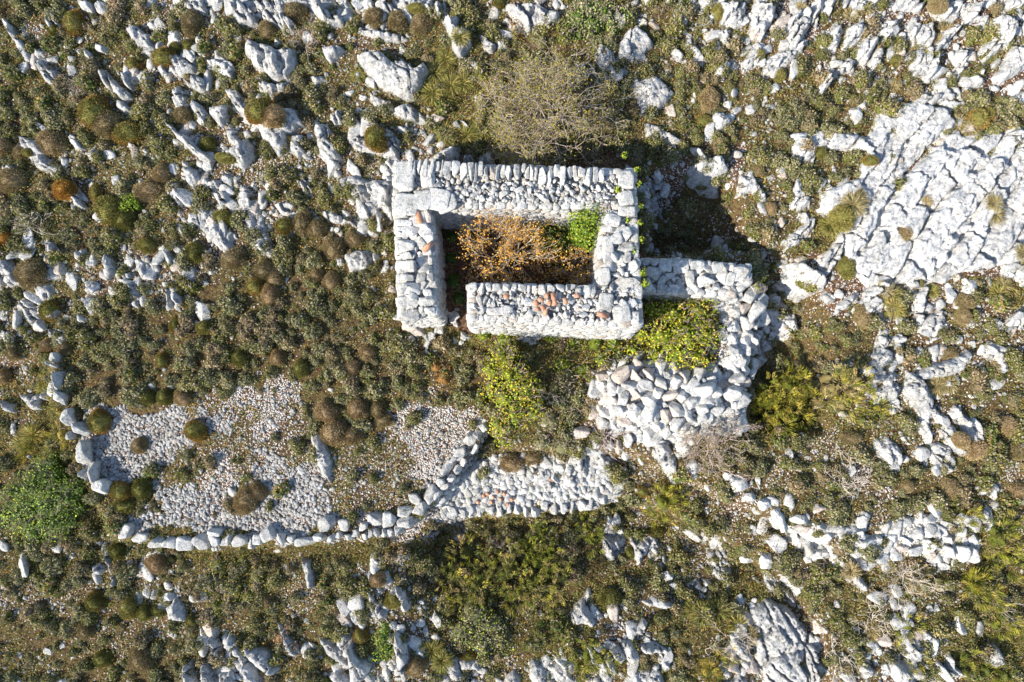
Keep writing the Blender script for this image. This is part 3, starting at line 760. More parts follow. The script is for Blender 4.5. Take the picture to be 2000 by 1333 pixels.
for px_, py_, a, big, lb in ((836,482,-48,1,"terracotta roof tile hanging over the inner edge of the west wall"),(989,579,80,0,"single tile shard near the left end of the south wall"),(1082,585,8,1,"upright terracotta tile in the middle of the tile cluster on the south wall"),(1127,578,95,0,"rounded tile half right of the tile cluster on the south wall"),(1177,615,82,1,"flat orange tile at the right end of the south wall"),
        (1047,592,30,0,""),(1056,586,70,0,""),(1068,578,-20,0,""),(1073,592,-35,0,""),(1060,601,45,0,""),(1065,610,-30,0,""),(1104,588,15,0,""),(1050,604,100,0,"")):
    x, y = ray(px_, py_, Zt + .1); o = obj("roof_tile", TM if big else BRK, loc=(float(x), float(y), Zt + .10), rz=R(a), scale=(.8, .8, .8)); o.rotation_euler = (rng.normal(.1, .15), rng.normal(0, .2), R(a))
    tag(o, lb or "broken terracotta piece in the tile cluster on the south wall", "roof tile", "roof tiles left on the ruin")
xx, yy = ray(819, 425, Zt - .1); o = obj("roof_tile", TM, loc=(float(xx), float(yy), Zt + .04), rz=R(10)); tag(o, "dark red tile wedged at the inner northwest corner of the ruin", "roof tile", "roof tiles left on the ruin")
# tile shards on the lower platform
for px_, py_ in ((945,968),(953,964),(963,970),(978,975),(985,964),(1000,975),(934,980),(972,960),(992,985),(1075,937),(960,980)):
    x, y, z = P(px_, py_); o = obj("tile_shard", BRK, loc=(x, y, z + .1), rz=rng.uniform(0, 6), scale=(.7, .55, .8))
    tag(o, "small orange tile shard among the gravel of the lower platform", "tile shard", "tile shards on the lower platform")

for k in range(60):
    e = rng.random(); a, b = [(770 + rng.normal(-8, 14), rng.uniform(330, 650)), (rng.uniform(780, 1240), 655 + abs(rng.normal(0, 10))), (rng.uniform(852, 915), rng.uniform(600, 660)), (1262 + abs(rng.normal(0, 14)), rng.uniform(340, 500))][rng.integers(4)]
    x, y, z = P(a, b); q = rng.uniform(.04, .11); o = obj("foot_stone", PROTO_ROCK[rng.integers(14)], loc=(x, y, z + q * .3), scale=(q * 1.3, q, q * .8)); o.rotation_euler = (rng.normal(0, .3), rng.normal(0, .3), rng.uniform(0, 6))
    reg(o, a, b, "stone fallen at the foot of the hut", 'stone', 'stones fallen around the hut')
# annex walls
annex = empty("ruined_annex", (*tp(1400, 600, ZH), ZH)); tag(annex, "low broken annex walls joined to the hut's east side around the brambles", "ruin")
Za = ZH + .75; ZT0, ZF0, ZB0 = Zt, ZF, ZB
Zt = Za; ZF = Za - .04; ZB = ZH - .9
A_ = T((1252,507),(1330,507),(1467,520),(1466,553),(1430,577),(1252,566))
aw = part("wall", wall_mesh(A_, [(0, 1), (1, 2), (2, 3), (3, 4), (4, 5)], rows=(.08, .15)), annex)
part("capping_stones", [pack(A_, ZF, .07, .17, .09, 300), fill(A_, ZF - .01, (.03, .06), 260, .02)], aw)
for q in ((1300,518,28,26,.1,-10),(1330,522,32,26,.1,5),(1362,518,30,18,.1,6),(1347,542,18,28,.1,4),(1402,524,26,20,.12,12),(1445,535,36,30,.1,5),(1426,545,18,28,.12,-15)):
    part("top_slab", slab(q[0], q[1], q[2], q[3], Zt + .03, q[4], q[5]), aw)
Zt = ZH + .38; ZF = Zt - .04
B_PX = [(1402,585),(1425,580),(1444,600),(1440,650),(1456,690),(1452,735),(1455,790),(1450,838),(1405,850),(1402,790),(1418,735),(1405,690),(1414,640)]
mound(B_PX, .5, "annex_wall_core", "small stones in the broken top of the annex's collapsed east wall", "rubble")
piles(B_PX, 330, .06, .17, .5, 'annex_wall_stone', "white stone on the broken top of the annex's collapsed east wall", "stones of the annex's collapsed east wall")
Zt, ZF, ZB = ZT0, ZF0, ZB0
# facing stones under the heap's south edge
for a, b, c2, d, e in ((1280,862,44,14,4),(1262,856,20,12,0),(1335,872,22,24,40),(1350,908,28,26,30),(1440,940,30,28,15),(1420,927,18,16,0),(1462,970,22,14,0),(1490,981,24,18,10),(1520,1010,16,44,20),(1562,1014,34,15,-14),(1548,1034,18,12,10),(1134,846,26,20,20),(1445,822,26,34,10),(1600,1078,40,18,0),(1495,1092,26,26,0),(1456,1089,26,14,0),(1348,1042,34,14,-30),(1322,1028,16,8,0),(1190,1012,12,18,0),(1203,1015,14,26,-25),(1212,1034,12,14,0)):
    x, y, z = P(a, b); o = obj("squared_stone", PROTO_ROCK[(a % 5) * 3 - 2 if a % 5 else 1], loc=(x, y, z + .06), rz=R(e), scale=(S(c2) / 2 * 1.15, S(d) / 2 * 1.15, .13))
    reg(o, a, b, "squared grey wall stone", 'stone', 'stones left of the lower walls')

# field walls of single visible stones
def field_wall(name, label, stones, hh=.2, bury=.22):
    a0 = stones[len(stones) // 2]; x, y, z = P(a0[0], a0[1]); root = empty(name, (x, y, z)); tag(root, label, 'dry stone wall')
    for q in stones:
        a, b, w_, h_ = q[:4]; an = q[4] if len(q) > 4 else 0
        x, y, z = P(a, b, hh)
        V, F, C = rocks(np.array([[0, 0, 0.0]]), np.array([[S(w_) / 2 * 1.0, S(h_) / 2 * 1.0, (hh + bury) / 2]]), rz=R(-an), tilt=.05, sub=3, K=9, boxy=7, lo=.66, hi=1.1, col=stone_col(1, 0, .52, .66))
        zt = max(z, float(H(np.array([x]), np.array([y + .15]))[0]))
        o = obj('wall_stone', mesh('wall_stone', V, F, M_BLOCK, C), root, loc=(x - root.location[0], y - root.location[1], zt + (hh - bury) / 2 - root.location[2]))
    return root
field_wall("field_wall", "short upright row of pale blocks climbing the left edge above the green shrub",
    [(98,699,14,18),(89,713,9,8),(101,716,12,8),(104,742,17,38),(108,777,19,30,-20),(124,815,25,34),(147,841,34,26,30),(129,850,13,16),(152,885,28,46,-12),(171,925,21,42,-12),(155,925,9,14),(191,953,29,29)], .38)
fw = field_wall("field_wall", "long curved wall of single blocks closing the gravel terrace on its south side",
    [(242,1038,33,27,-8),(215,1032,16,12,30),(270,1053,35,19,4),(300,1061,27,22),(327,1062,29,24),(357,1064,29,27),(388,1060,32,30),(418,1041,28,14),(416,1057,24,24),(440,1055,26,25),(466,1058,30,24),(488,1062,14,22),(501,1056,18,20),(522,1042,34,30,-25),(545,1054,19,20),(564,1056,20,16),(594,1060,38,16,-4),(622,1050,26,16),(636,1024,30,30),(645,1053,15,16),(660,1047,14,12),(670,1027,25,24),(680,1052,15,14),(692,1042,14,16),(707,1028,19,19),(712,1048,16,16),(731,1017,28,26),(722,1043,13,16),(735,1043,13,18),(748,1041,15,20),(759,1018,25,31),(764,1042,15,16),(779,1036,18,20),(790,1002,28,22),(793,1022,36,24,-15),(815,998,26,28,40),(808,976,30,22,0),(825,988,22,16,-40),(840,963,34,22,-40),(838,982,20,12,-45),(857,944,22,16,-35),(853,968,20,12,-45),(872,915,34,16,-58),(868,952,18,12,-45),(880,935,18,12,-50),(893,918,18,13,-55),(900,885,34,20,-60),(884,898,20,14,-60),(905,903,16,12,-60),(918,860,30,22,-55),(928,878,22,12,-60),(932,852,22,18,-55),(945,833,18,18,-40)], .22)
cop = [(866 + i * 18, 1000 - i * .55 - (4 if i > 14 else 0) + float(rng.normal(0, 2)), 15 + float(rng.uniform(-3, 4)), 26, float(rng.normal(0, 12))) for i in range(17)]
field_wall("platform_wall", "stubby retaining wall with upright edge stones right of the curved field wall",
    cop + [(1168,962,34,34,25),(1180,975,26,22,10),(1204,968,40,11,-14),(1150,990,20,22,0),(880,1008,24,14,25),(905,1006,22,12,0),(872,990,20,16,30)], .14, .4)
x, y, d, s = in_poly_px([(850,990),(880,940),(930,910),(960,895),(1060,888),(1180,895),(1225,925),(1220,960),(1180,975),(1000,992),(880,1005)], 420, .03, .10, 2.2)
z = H(x, y); V, F, C = rocks(np.stack([x, y, z + s * .3], 1), np.stack([s * 1.25, s, s * .7], 1), sub=1, K=6)
tag(obj("platform_rubble", mesh("platform_rubble", V, F, M_BLOCK, C)), "loose grey rubble covering the lower platform beside the curved wall", "rubble", kind='stuff')
print("walls ok")

# ------------------------------------------------------------------ vegetation
PAL = dict(
    sage=[(.29,.29,.15),(.39,.37,.22),(.22,.22,.10),(.43,.37,.24),(.17,.19,.06)],
    olive=[(.24,.23,.06),(.31,.27,.09),(.16,.17,.04),(.36,.27,.11),(.13,.16,.03)],
    brown=[(.32,.24,.13),(.40,.29,.16),(.24,.18,.10),(.30,.25,.10),(.44,.34,.22)],
    orange=[(.50,.25,.05),(.58,.34,.07),(.40,.19,.05),(.30,.19,.07)],
    autumn=[(.40,.32,.07),(.52,.38,.08),(.33,.24,.07),(.28,.28,.06)],
    flame=[(.75,.42,.07),(.65,.32,.05),(.8,.52,.10),(.5,.24,.06)],
    gold=[(.38,.31,.05),(.30,.27,.05),(.45,.34,.07),(.20,.21,.04)],
    green=[(.17,.26,.05),(.24,.33,.08),(.11,.18,.03),(.30,.36,.11)],
    lime=[(.30,.42,.03),(.42,.50,.04),(.20,.30,.02),(.50,.50,.05)],
    bramble=[(.30,.37,.03),(.42,.42,.04),(.18,.24,.02),(.55,.44,.04),(.42,.26,.05)],
    straw=[(.46,.36,.16),(.38,.30,.14),(.30,.24,.10),(.50,.42,.24)],
    grass=[(.27,.26,.06),(.36,.31,.09),(.18,.20,.04),(.45,.35,.13)],
    twig=[(.46,.38,.33),(.55,.47,.40),(.36,.29,.26),(.50,.40,.38)],
    pale=[(.52,.46,.38),(.45,.39,.32),(.6,.54,.46)],
    broom=[(.30,.30,.03),(.42,.38,.05),(.20,.22,.03),(.48,.40,.10)],
    rust=[(.34,.14,.08),(.28,.12,.07),(.36,.2,.1),(.2,.13,.07)],
    herb=[(.17,.23,.05),(.26,.28,.09),(.13,.18,.04),(.34,.28,.14),(.38,.20,.08)])
def pc(pal, n, w=None):
    a = np.array(PAL[pal]); i = rng.integers(len(a), size=n); return a[i] * rng.uniform(.8, 1.2, (n, 1))
def leaves(cen, nrm, size, col, asp=.55, wob=.7):
    """diamond leaves; faces roughly along nrm"""
    n = len(cen); nn = nrm + rng.normal(0, wob, (n, 3)); nn /= np.linalg.norm(nn, axis=1)[:, None] + 1e-9
    t = np.cross(nn, rng.normal(size=(n, 3))); t /= np.linalg.norm(t, axis=1)[:, None] + 1e-9; b = np.cross(nn, t)
    s = np.asarray(size).reshape(-1, 1) * np.ones((n, 1)); 
    V = np.stack([cen - t * s * .5, cen + b * s * asp * .5 + nn * s * .06, cen + t * s * .5, cen - b * s * asp * .5 + nn * s * .06], 1).reshape(-1, 3)
    return V, np.arange(4 * n).reshape(-1, 4), np.repeat(col, 4, 0)
def blades(base, dirn, length, width, col):
    """narrow pointed shoots as 4-gons"""
    n = len(base); d = dirn / (np.linalg.norm(dirn, axis=1)[:, None] + 1e-9)
    s = np.cross(d, rng.normal(size=(n, 3))); s /= np.linalg.norm(s, axis=1)[:, None] + 1e-9
    L = np.asarray(length).reshape(-1, 1); W = np.asarray(width).reshape(-1, 1)
    V = np.stack([base - s * W * .3, base + d * L * .5 - s * W * .5, base + d * L, base + d * L * .5 + s * W * .5], 1).reshape(-1, 3)
    return V, np.arange(4 * n).reshape(-1, 4), np.repeat(col, 4, 0)
def dirs(n, zmin=-.1):
    u = rng.normal(size=(int(n * 2.6) + 20, 3)); u /= np.linalg.norm(u, axis=1)[:, None]; u = u[u[:, 2] > zmin]
    return u[:n] if len(u) >= n else np.concatenate([u, dirs(n - len(u), zmin)])
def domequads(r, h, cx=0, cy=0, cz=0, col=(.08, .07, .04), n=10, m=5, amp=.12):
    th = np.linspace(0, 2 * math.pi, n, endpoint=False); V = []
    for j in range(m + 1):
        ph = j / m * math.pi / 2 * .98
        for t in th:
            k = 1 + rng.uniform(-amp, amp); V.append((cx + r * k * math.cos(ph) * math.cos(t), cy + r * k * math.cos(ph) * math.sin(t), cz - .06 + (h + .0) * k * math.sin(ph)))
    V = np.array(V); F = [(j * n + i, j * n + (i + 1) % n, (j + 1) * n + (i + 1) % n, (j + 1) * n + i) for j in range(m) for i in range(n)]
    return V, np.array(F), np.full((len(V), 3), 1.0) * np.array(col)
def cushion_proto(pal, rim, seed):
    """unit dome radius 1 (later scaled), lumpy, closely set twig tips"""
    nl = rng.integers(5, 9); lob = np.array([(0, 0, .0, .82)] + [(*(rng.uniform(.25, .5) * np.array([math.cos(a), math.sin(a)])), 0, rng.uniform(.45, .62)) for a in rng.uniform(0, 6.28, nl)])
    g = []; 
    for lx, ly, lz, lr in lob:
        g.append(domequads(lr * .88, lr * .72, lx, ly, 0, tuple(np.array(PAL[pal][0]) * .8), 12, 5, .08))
        n = int(2600 * lr ** 2); u = dirs(n, .0); p = u * lr * rng.uniform(.86, 1.0, (n, 1)); p[:, 2] *= .8; p += [lx, ly, 0]
        low = p[:, 2] < .30 + .12 * rng.normal(size=n); col = pc(pal, n); col[low & (rng.random(n) < .6)] = pc(rim, 1)[0] if False else pc(rim, int((low).sum()))[:1].mean(0)
        idx = np.where(low & (rng.random(n) < .75))[0]; col[idx] = pc(rim, len(idx))  # low tips: dry shoots, plus low-sun rim glow painted into their colour
        g.append(blades(p, u + rng.normal(0, .35, (n, 3)) + [0, 0, .2], rng.uniform(.07, .15, n), rng.uniform(.025, .045, n), col))
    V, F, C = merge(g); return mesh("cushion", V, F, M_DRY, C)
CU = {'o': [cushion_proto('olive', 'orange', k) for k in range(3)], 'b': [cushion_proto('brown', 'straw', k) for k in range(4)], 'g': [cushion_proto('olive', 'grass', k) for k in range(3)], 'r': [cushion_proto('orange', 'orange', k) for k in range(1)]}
CDESC = {'o': "round olive cushion shrub with orange rim", 'b': "round grey brown cushion shrub", 'g': "round olive green cushion shrub", 'r': "round orange cushion shrub"}
CUSH = """148,50,24,30,o 110,62,15,13,g 325,120,28,23,o 378,48,23,29,b 262,130,20,17,o 345,95,14,13,g 370,92,15,13,g 190,225,38,36,o 215,245,32,30,b 255,262,35,26,o 105,285,34,28,b 10,290,20,22,b 45,300,18,16,b 66,305,12,10,g 360,228,21,21,b 408,285,19,19,g 520,235,33,29,o 548,242,26,26,b 525,65,21,21,b 575,30,26,28,b 732,38,22,22,b 780,45,23,23,b 822,50,26,22,b 815,25,22,12,g 738,278,31,27,o 452,316,27,13,g 1385,198,23,28,b 1372,240,25,16,o 975,8,15,13,o 30,355,34,30,b 135,375,23,26,r 190,378,15,24,o 222,415,34,38,g 245,430,24,26,g 295,375,36,22,b 320,342,23,19,b 290,480,22,18,g 15,470,18,17,r 68,535,38,34,b 103,608,25,25,o 382,495,21,26,g 458,508,28,23,b 437,428,26,20,g 520,530,26,24,b 540,545,20,22,b 500,560,20,22,o 530,580,20,26,b 560,445,22,20,o 592,440,26,26,b 620,450,22,24,b 655,490,25,25,b 693,470,21,18,b 648,552,20,22,b 345,635,14,20,o 318,705,13,20,o 325,775,19,18,g 290,775,18,18,g 360,778,21,18,b 200,825,28,28,o 385,840,24,27,o 275,870,18,18,b 280,955,22,23,g 240,958,26,22,o 245,988,28,17,g 485,975,26,30,b 505,960,22,20,b 232,1075,18,20,g 655,845,34,30,b 640,805,25,24,b 700,800,24,24,b 740,800,18,22,b 690,850,22,22,b 750,822,22,14,b 310,1100,25,22,b 190,1175,22,24,o 258,1185,24,26,g 285,1195,20,18,g 312,1190,19,14,g 172,1230,20,19,b 205,1285,24,18,g 280,1285,27,28,b 375,1210,12,12,g 525,1175,15,15,b 705,1240,18,20,o 812,1298,26,24,b 770,1170,20,21,g 1190,1170,27,25,g 915,1280,18,11,o 1280,1040,20,14,o 1255,960,16,13,o 1755,460,18,17,b 1683,622,19,26,b 1650,522,21,26,g 1635,430,30,28,g 1905,235,26,24,o 1925,225,18,16,o 1820,25,18,20,b 1690,322,19,13,o 1505,410,14,13,b 1480,335,15,14,b 1850,690,19,13,b 1880,590,18,22,b 1878,620,18,20,b 1860,858,20,18,b 1900,875,26,26,b 1965,830,20,22,b 1985,880,20,20,b 1850,955,23,19,b 1985,960,22,20,b 1660,855,25,16,b 1400,28,15,20,g 1480,112,14,14,g 1770,950,16,14,b 380,62,14,16,b 130,680,16,14,b 95,675,14,16,b 30,690,16,18,b 12,735,16,16,b 740,1130,18,16,b 1230,1080,14,16,g 1900,990,18,16,b 1330,905,16,14,b 1000,905,30,22,b 1040,895,26,18,b 1600,300,16,14,g 1745,120,14,12,g 1520,150,16,16,g 620,540,16,16,b 690,720,20,20,b 720,690,18,18,b 590,720,18,20,g 545,700,18,18,b 470,700,20,18,g 400,640,16,18,g""".split()
CUSHPOS = []
for q in CUSH:
    a, b, rx, ry, k = q.split(','); a, b, rx, ry = map(float, (a, b, rx, ry)); x, y, z = P(a, b)
    # rocks may carry the shrub: keep it at ground, tall enough to show
    hz = min(S(rx), S(ry)) * 1.3 + .08; z = top(x, y)
    o = obj("cushion_shrub", CU[k][rng.integers(len(CU[k]))], loc=(x, y, z), rz=rng.uniform(0, 6.28) if abs(rx - ry) < 5 else 0, scale=(S(rx) * 1.02, S(ry) * 1.02, hz))
    reg(o, a, b, CDESC[k], 'shrub', 'cushion shrubs'); CUSHPOS.append((x, y, S(max(rx, ry))))
CUSHPOS = np.array(CUSHPOS)

def scrub_geo(pal, pal2, n=190, lf=.17):
    """unit clump: a few leafy lobes"""
    g = []; k = rng.integers(4, 7)
    for j in range(k):
        a = rng.uniform(0, 6.28); q = rng.uniform(0, .62) * (j > 0); lr = rng.uniform(.38, .62); cx, cy = q * math.cos(a), q * math.sin(a); cz = rng.uniform(.1, .35)
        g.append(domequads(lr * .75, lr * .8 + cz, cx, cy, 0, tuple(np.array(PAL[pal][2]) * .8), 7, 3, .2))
        m = int(n * lr); u = dirs(m, -.2); p = u * lr * rng.uniform(.7, 1.05, (m, 1)) * [1, 1, 1.05] + [cx, cy, cz]
        col = pc(pal, m); i = rng.random(m) < .3; col[i] = pc(pal2, i.sum()); tw = rng.random(m) < .14; col[tw] = pc('twig', tw.sum()) * .8
        g.append(leaves(p, u, rng.uniform(lf * .7, lf * 1.3, m), col, .6, .8))
    return merge(g)
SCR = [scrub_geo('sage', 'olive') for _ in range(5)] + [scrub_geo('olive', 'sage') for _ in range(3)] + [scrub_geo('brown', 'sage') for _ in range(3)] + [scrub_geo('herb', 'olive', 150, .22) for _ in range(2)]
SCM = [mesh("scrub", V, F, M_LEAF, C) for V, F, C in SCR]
x, y, z, px, py = scatter(18, dict(s=1, o=.75, m=.52, h=.25, y=.34, r=.2, d=.5, R=.015, p=.03, G=.015))
s = .09 + .19 * rng.random(len(x)) ** 1.5
dens = fbm(x * .8, y * .8, 501, 3); keep = dens + .5 > .28 * rng.random(len(x)) + .1; x, y, z, px, py, s = x[keep], y[keep], z[keep], px[keep], py[keep], s[keep]
kk = np.ones(len(x), bool)
for cx, cy, cr in CUSHPOS: kk &= np.hypot(x - cx, y - cy) > cr * .95
x, y, z, px, py, s = [q[kk] for q in (x, y, z, px, py, s)]
ci = cls(px, py, 3)
typ = np.where((ci == ord('s')) | (ci == ord('d')), rng.choice([0,1,2,3,4,0,1,2,3,4,5,6,8,9,11], len(x)), rng.choice([0,1,2,3,5,6,7,5,6,7,8,9,10,11,12], len(x)))
order = np.argsort(-s); iv = (px > 0) & (px < 2000) & (py > 0) & (py < 1333); ind = [i for i in order if iv[i]][:300]; iset = np.zeros(len(x), bool); iset[ind] = True
SD = ["grey green sage clump"] * 5 + ["olive green low bush"] * 3 + ["brown dry low bush"] * 3 + ["fresh green low herb clump"] * 2
for i in ind:
    o = obj("low_scrub_bush", SCM[typ[i]], loc=(x[i], y[i], z[i] - .02), rz=rng.uniform(0, 6.28), scale=(s[i] * 1.15, s[i] * 1.15, s[i] * 1.5))
    reg(o, px[i], py[i], SD[typ[i]], 'shrub', 'low scrub bushes')
parts = []; rest = np.where(~iset)[0]
for i in rest:
    V, F, C = SCR[typ[i]]; a = rng.uniform(0, 6.28); c_, s_ = math.cos(a), math.sin(a); v = V * s[i] * np.array([1.05, 1.05, 1.4])
    parts.append((np.stack([v[:, 0] * c_ - v[:, 1] * s_ + x[i], v[:, 0] * s_ + v[:, 1] * c_ + y[i], v[:, 2] + z[i] - .02], 1), F, C * rng.uniform(.8, 1.2)))
V, F, C = merge(parts); tag(obj("low_scrub", mesh("low_scrub", V, F, M_LEAF, C)), "continuous low grey green and olive scrub covering the slope", "scrub", kind='stuff')
print("scrub", len(x), len(F))
# creeping herbs, moss and litter
x, y, z, px, py = scatter(2300, dict(s=.45, o=.85, m=.75, h=.6, y=.8, r=.4, d=.6, R=.03, p=.14, G=.03))
k = fbm(x * 2.2, y * 2.2, 601, 3) + .5 > rng.uniform(.2, .7, len(x)); x, y, z, px, py = x[k], y[k], z[k], px[k], py[k]; n = len(x)
col = pc('herb', n); sel = fbm(x * 1.1, y * 1.1, 611, 3) > .02; m2 = sel & (rng.random(n) < .7); col[m2] = pc('olive', m2.sum()); lt = rng.random(n) < .12; col[lt] = pc('orange', lt.sum())
V, F, C = leaves(np.stack([x, y, z + rng.uniform(.0, .11, n)], 1), np.tile([0, 0, 1.0], (n, 1)), rng.uniform(.018, .055, n), col, .6, .75)
tag(obj("ground_herbs", mesh("ground_herbs", V, F, M_LEAF, C)), "creeping herbs, moss and leaf litter between the stones", "ground cover", kind='stuff')
# grass
x, y, z, px, py = scatter(900, dict(y=1, o=.12, m=.10, h=.06, d=.10, r=.04)); k = fbm(x * 1.6, y * 1.6, 621, 3) + .5 > rng.uniform(.2, .75, len(x)); x, y, z = x[k], y[k], z[k]; n = len(x)
a = 6.28 * vn(x * 3, y * 3, 9) * 2 + rng.normal(0, .6, n); d = np.stack([np.cos(a), np.sin(a), rng.uniform(.3, 1.1, n)], 1); cg = pc('grass', n); k = rng.random(n) < .3; cg[k] = pc('straw', k.sum())
V, F, C = blades(np.stack([x, y, z - .01], 1), d, rng.uniform(.08, .2, n), rng.uniform(.010, .02, n), cg)
tag(obj("wild_grass", mesh("wild_grass", V, F, M_LEAF, C)), "yellow green wild grass in the hollows between rocks", "grass", kind='stuff')

# ---- larger plants
def tubes(segs, sides=3):
    """segs: list (p0,p1,r0,r1)"""
    A = np.array([s[0] for s in segs]); B = np.array([s[1] for s in segs]); r0 = np.array([s[2] for s in segs])[:, None]; r1 = np.array([s[3] for s in segs])[:, None]
    d = B - A; d /= np.linalg.norm(d, axis=1)[:, None] + 1e-9; u = np.cross(d, [.3, .2, .9]); u /= np.linalg.norm(u, axis=1)[:, None] + 1e-9; v = np.cross(d, u); Vs = []
    for k in range(sides):
        a = 6.283 * k / sides; o = u * math.cos(a) + v * math.sin(a); Vs += [A + o * r0, B + o * r1]
    V = np.stack(Vs, 1).reshape(-1, 3); n = len(A); q = []
    for k in range(sides):
        j = (k + 1) % sides; q.append((2 * k, 2 * j, 2 * j + 1, 2 * k + 1))
    F = (np.array(q)[None] + (np.arange(n) * 2 * sides)[:, None, None]).reshape(-1, 4); return V, F
def branches(nstem, rx, ry, hz, depth=4, r0=.025, spread=1.0, wig=.25, gather=0.0, n2=3, down=0.0):
    segs = []; tips = []
    def grow(p, d, L, r, k):
        q = p; nseg = 3
        for i in range(nseg):
            d = d + rng.normal(0, wig, 3) * [1, 1, .6]; d /= np.linalg.norm(d); p1 = q + d * L / nseg * [1, 1, 1]
            if p1[2] < .02: p1[2] = .02
            segs.append((q, p1, r * (1 - i * .18), r * (1 - (i + 1) * .18))); q = p1
            if k < depth and i > 0:
                for _ in range(rng.integers(1, n2)):
                    nd_ = d + rng.normal(0, .55, 3); nd_[2] += .1 - down; grow(q, nd_ / np.linalg.norm(nd_), L * rng.uniform(.5, .75), max(r * .66, .0045), k + 1)
        tips.append(q)
        if k >= depth - 1: tips.append((p + q) / 2)
    for i in range(nstem):
        a = rng.uniform(0, 6.28); sp = rng.uniform(.15, 1) * spread; d = np.array([math.cos(a) * sp, math.sin(a) * sp, rng.uniform(.45, 1.0)]); d /= np.linalg.norm(d)
        grow(np.array([rng.normal(0, .06), rng.normal(0, .06), 0.0]), d, .55, r0, 1)
    T_ = np.array(tips); ex = np.percentile(np.abs(T_[:, 0]), 95); ey = np.percentile(np.abs(T_[:, 1]), 95); ez = np.percentile(T_[:, 2], 96)
    sc_ = np.array([rx / ex, ry / ey, hz / ez]); segs = [(a * sc_, b * sc_, c_, d_) for a, b, c_, d_ in segs]
    return segs, T_ * sc_
def twig_plant(name, label, cat, px_, py_, rx, ry, hz, nstem=6, depth=4, leafpal=None, nleaf=3, lsize=.05, barkpal='twig', r0=.025, wig=.25, spread=1.0, group=None, dz=0.0, core_=None, n2=3):
    x, y, z = P(px_, py_, hz * .6); root = empty(name, (x, y, z + dz)); tag(root, label, cat, group)
    segs, tips = branches(nstem, S(rx), S(ry), hz, depth, r0, spread, wig, n2=n2); V, F = tubes(segs); pal = pc(barkpal, len(segs))
    obj("branches", mesh("branches", V, F, M_BARK, np.repeat(pal, 6, 0)), root)
    if leafpal:
        n = len(tips) * nleaf; c0 = np.repeat(tips, nleaf, 0) + rng.normal(0, .05, (n, 3)); c0[:, 2] = np.maximum(c0[:, 2], .02)
        V, F, C = leaves(c0, np.tile([0, 0, 1.0], (n, 1)), rng.uniform(lsize * .6, lsize * 1.3, n), pc(leafpal, n), .65, .9)
        obj("leaves", mesh("leaves", V, F, M_LEAF, C), root)
    print(name, len(segs), len(tips)); return root
def leafy(name, label, cat, lobes, pal, pal2, lsize, dens=420, z0=None, group=None, hfac=.8, twigs=0, mix=.3, mt=None, bl=0, base=0.0):
    """lobes: (px,py,r_px,height_m). bl>0: blade length instead of leaves"""
    cx = sum(l[0] for l in lobes) / len(lobes); cy = sum(l[1] for l in lobes) / len(lobes); x0, y0, zz = P(cx, cy); zz = zz if z0 is None else z0
    root = empty(name, (x0, y0, zz)); tag(root, label, cat, group); g = []; segs = []
    for a, b, r, hh in lobes:
        zc = (hh if z0 is None else hh)
        x, y, zg = P(a, b, zc * .8); zg = zg if z0 is None else z0; r = S(r); o3 = np.array([x - x0, y - y0, zg - zz]); rv = min(r * .8, max(hh, .1)) * hfac + .08
        zc = max(hh - rv, 0) + base; n = int(dens * 2.6 * r * (r + .12)); u = dirs(n, -.35); rr = rng.uniform(.62, 1.04, (n, 1)) * (1 + .22 * (vn(u[:, 0:1] * 3 + a, u[:, 1:2] * 3 + b, 5) - .5) * 2)
        p = u * rr * [r, r, rv] + o3 + [0, 0, zc]; col = pc(pal, n); k = rng.random(n) < mix; col[k] = pc(pal2, k.sum())
        tn = rng.uniform(.85, 1.15); col = col * tn
        if bl: 
            m = int(n * 1.5); nt_ = max(8, m // 16); uc = dirs(nt_, -.25); ti = rng.integers(nt_, size=m); u = uc[ti]; rq = rng.uniform(.45, 1.0, nt_)[ti][:, None]
            p = u * rq * [r, r, rv] + o3 + [0, 0, zc] + rng.normal(0, .03, (m, 3)); tc_ = np.stack([pc(pal, 1)[0] if rng.random() > mix else pc(pal2, 1)[0] for _ in range(nt_)]); col = tc_[ti] * rng.uniform(.8, 1.2, (m, 1))
            dd = u * [1, 1, .9] + rng.normal(0, .25, (nt_, 3))[ti] + rng.normal(0, .22, (m, 3)) + [0, 0, .35]; g.append(blades(p, dd, rng.uniform(bl * .6, bl * 1.3, m), rng.uniform(.010, .02, m), col))
        else: g.append(leaves(p, u + [0, 0, .3], rng.uniform(lsize * .6, lsize * 1.3, n), col, .7, .6))
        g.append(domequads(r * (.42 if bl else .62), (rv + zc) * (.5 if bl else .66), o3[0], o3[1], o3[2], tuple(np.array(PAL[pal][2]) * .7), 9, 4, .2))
        for _ in range(int(twigs * r * 10)):
            a_ = rng.uniform(0, 6.28); e = np.array([math.cos(a_) * r * rng.uniform(.2, 1.0), math.sin(a_) * r * rng.uniform(.2, 1.0), rv * .8 + zc + rng.uniform(-.05, .12)]); s0 = e * .6 + rng.normal(0, .05, 3)
            segs.append((o3 + s0, o3 + (s0 + e) / 2 + rng.normal(0, .03, 3), .007, .005)); segs.append((segs[-1][1], o3 + e, .005, .003))
    if segs:
        V, F = tubes(segs); g.append((V, F, np.repeat(pc('twig', len(segs)), 6, 0)))
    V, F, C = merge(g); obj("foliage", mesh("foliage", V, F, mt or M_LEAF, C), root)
    return root
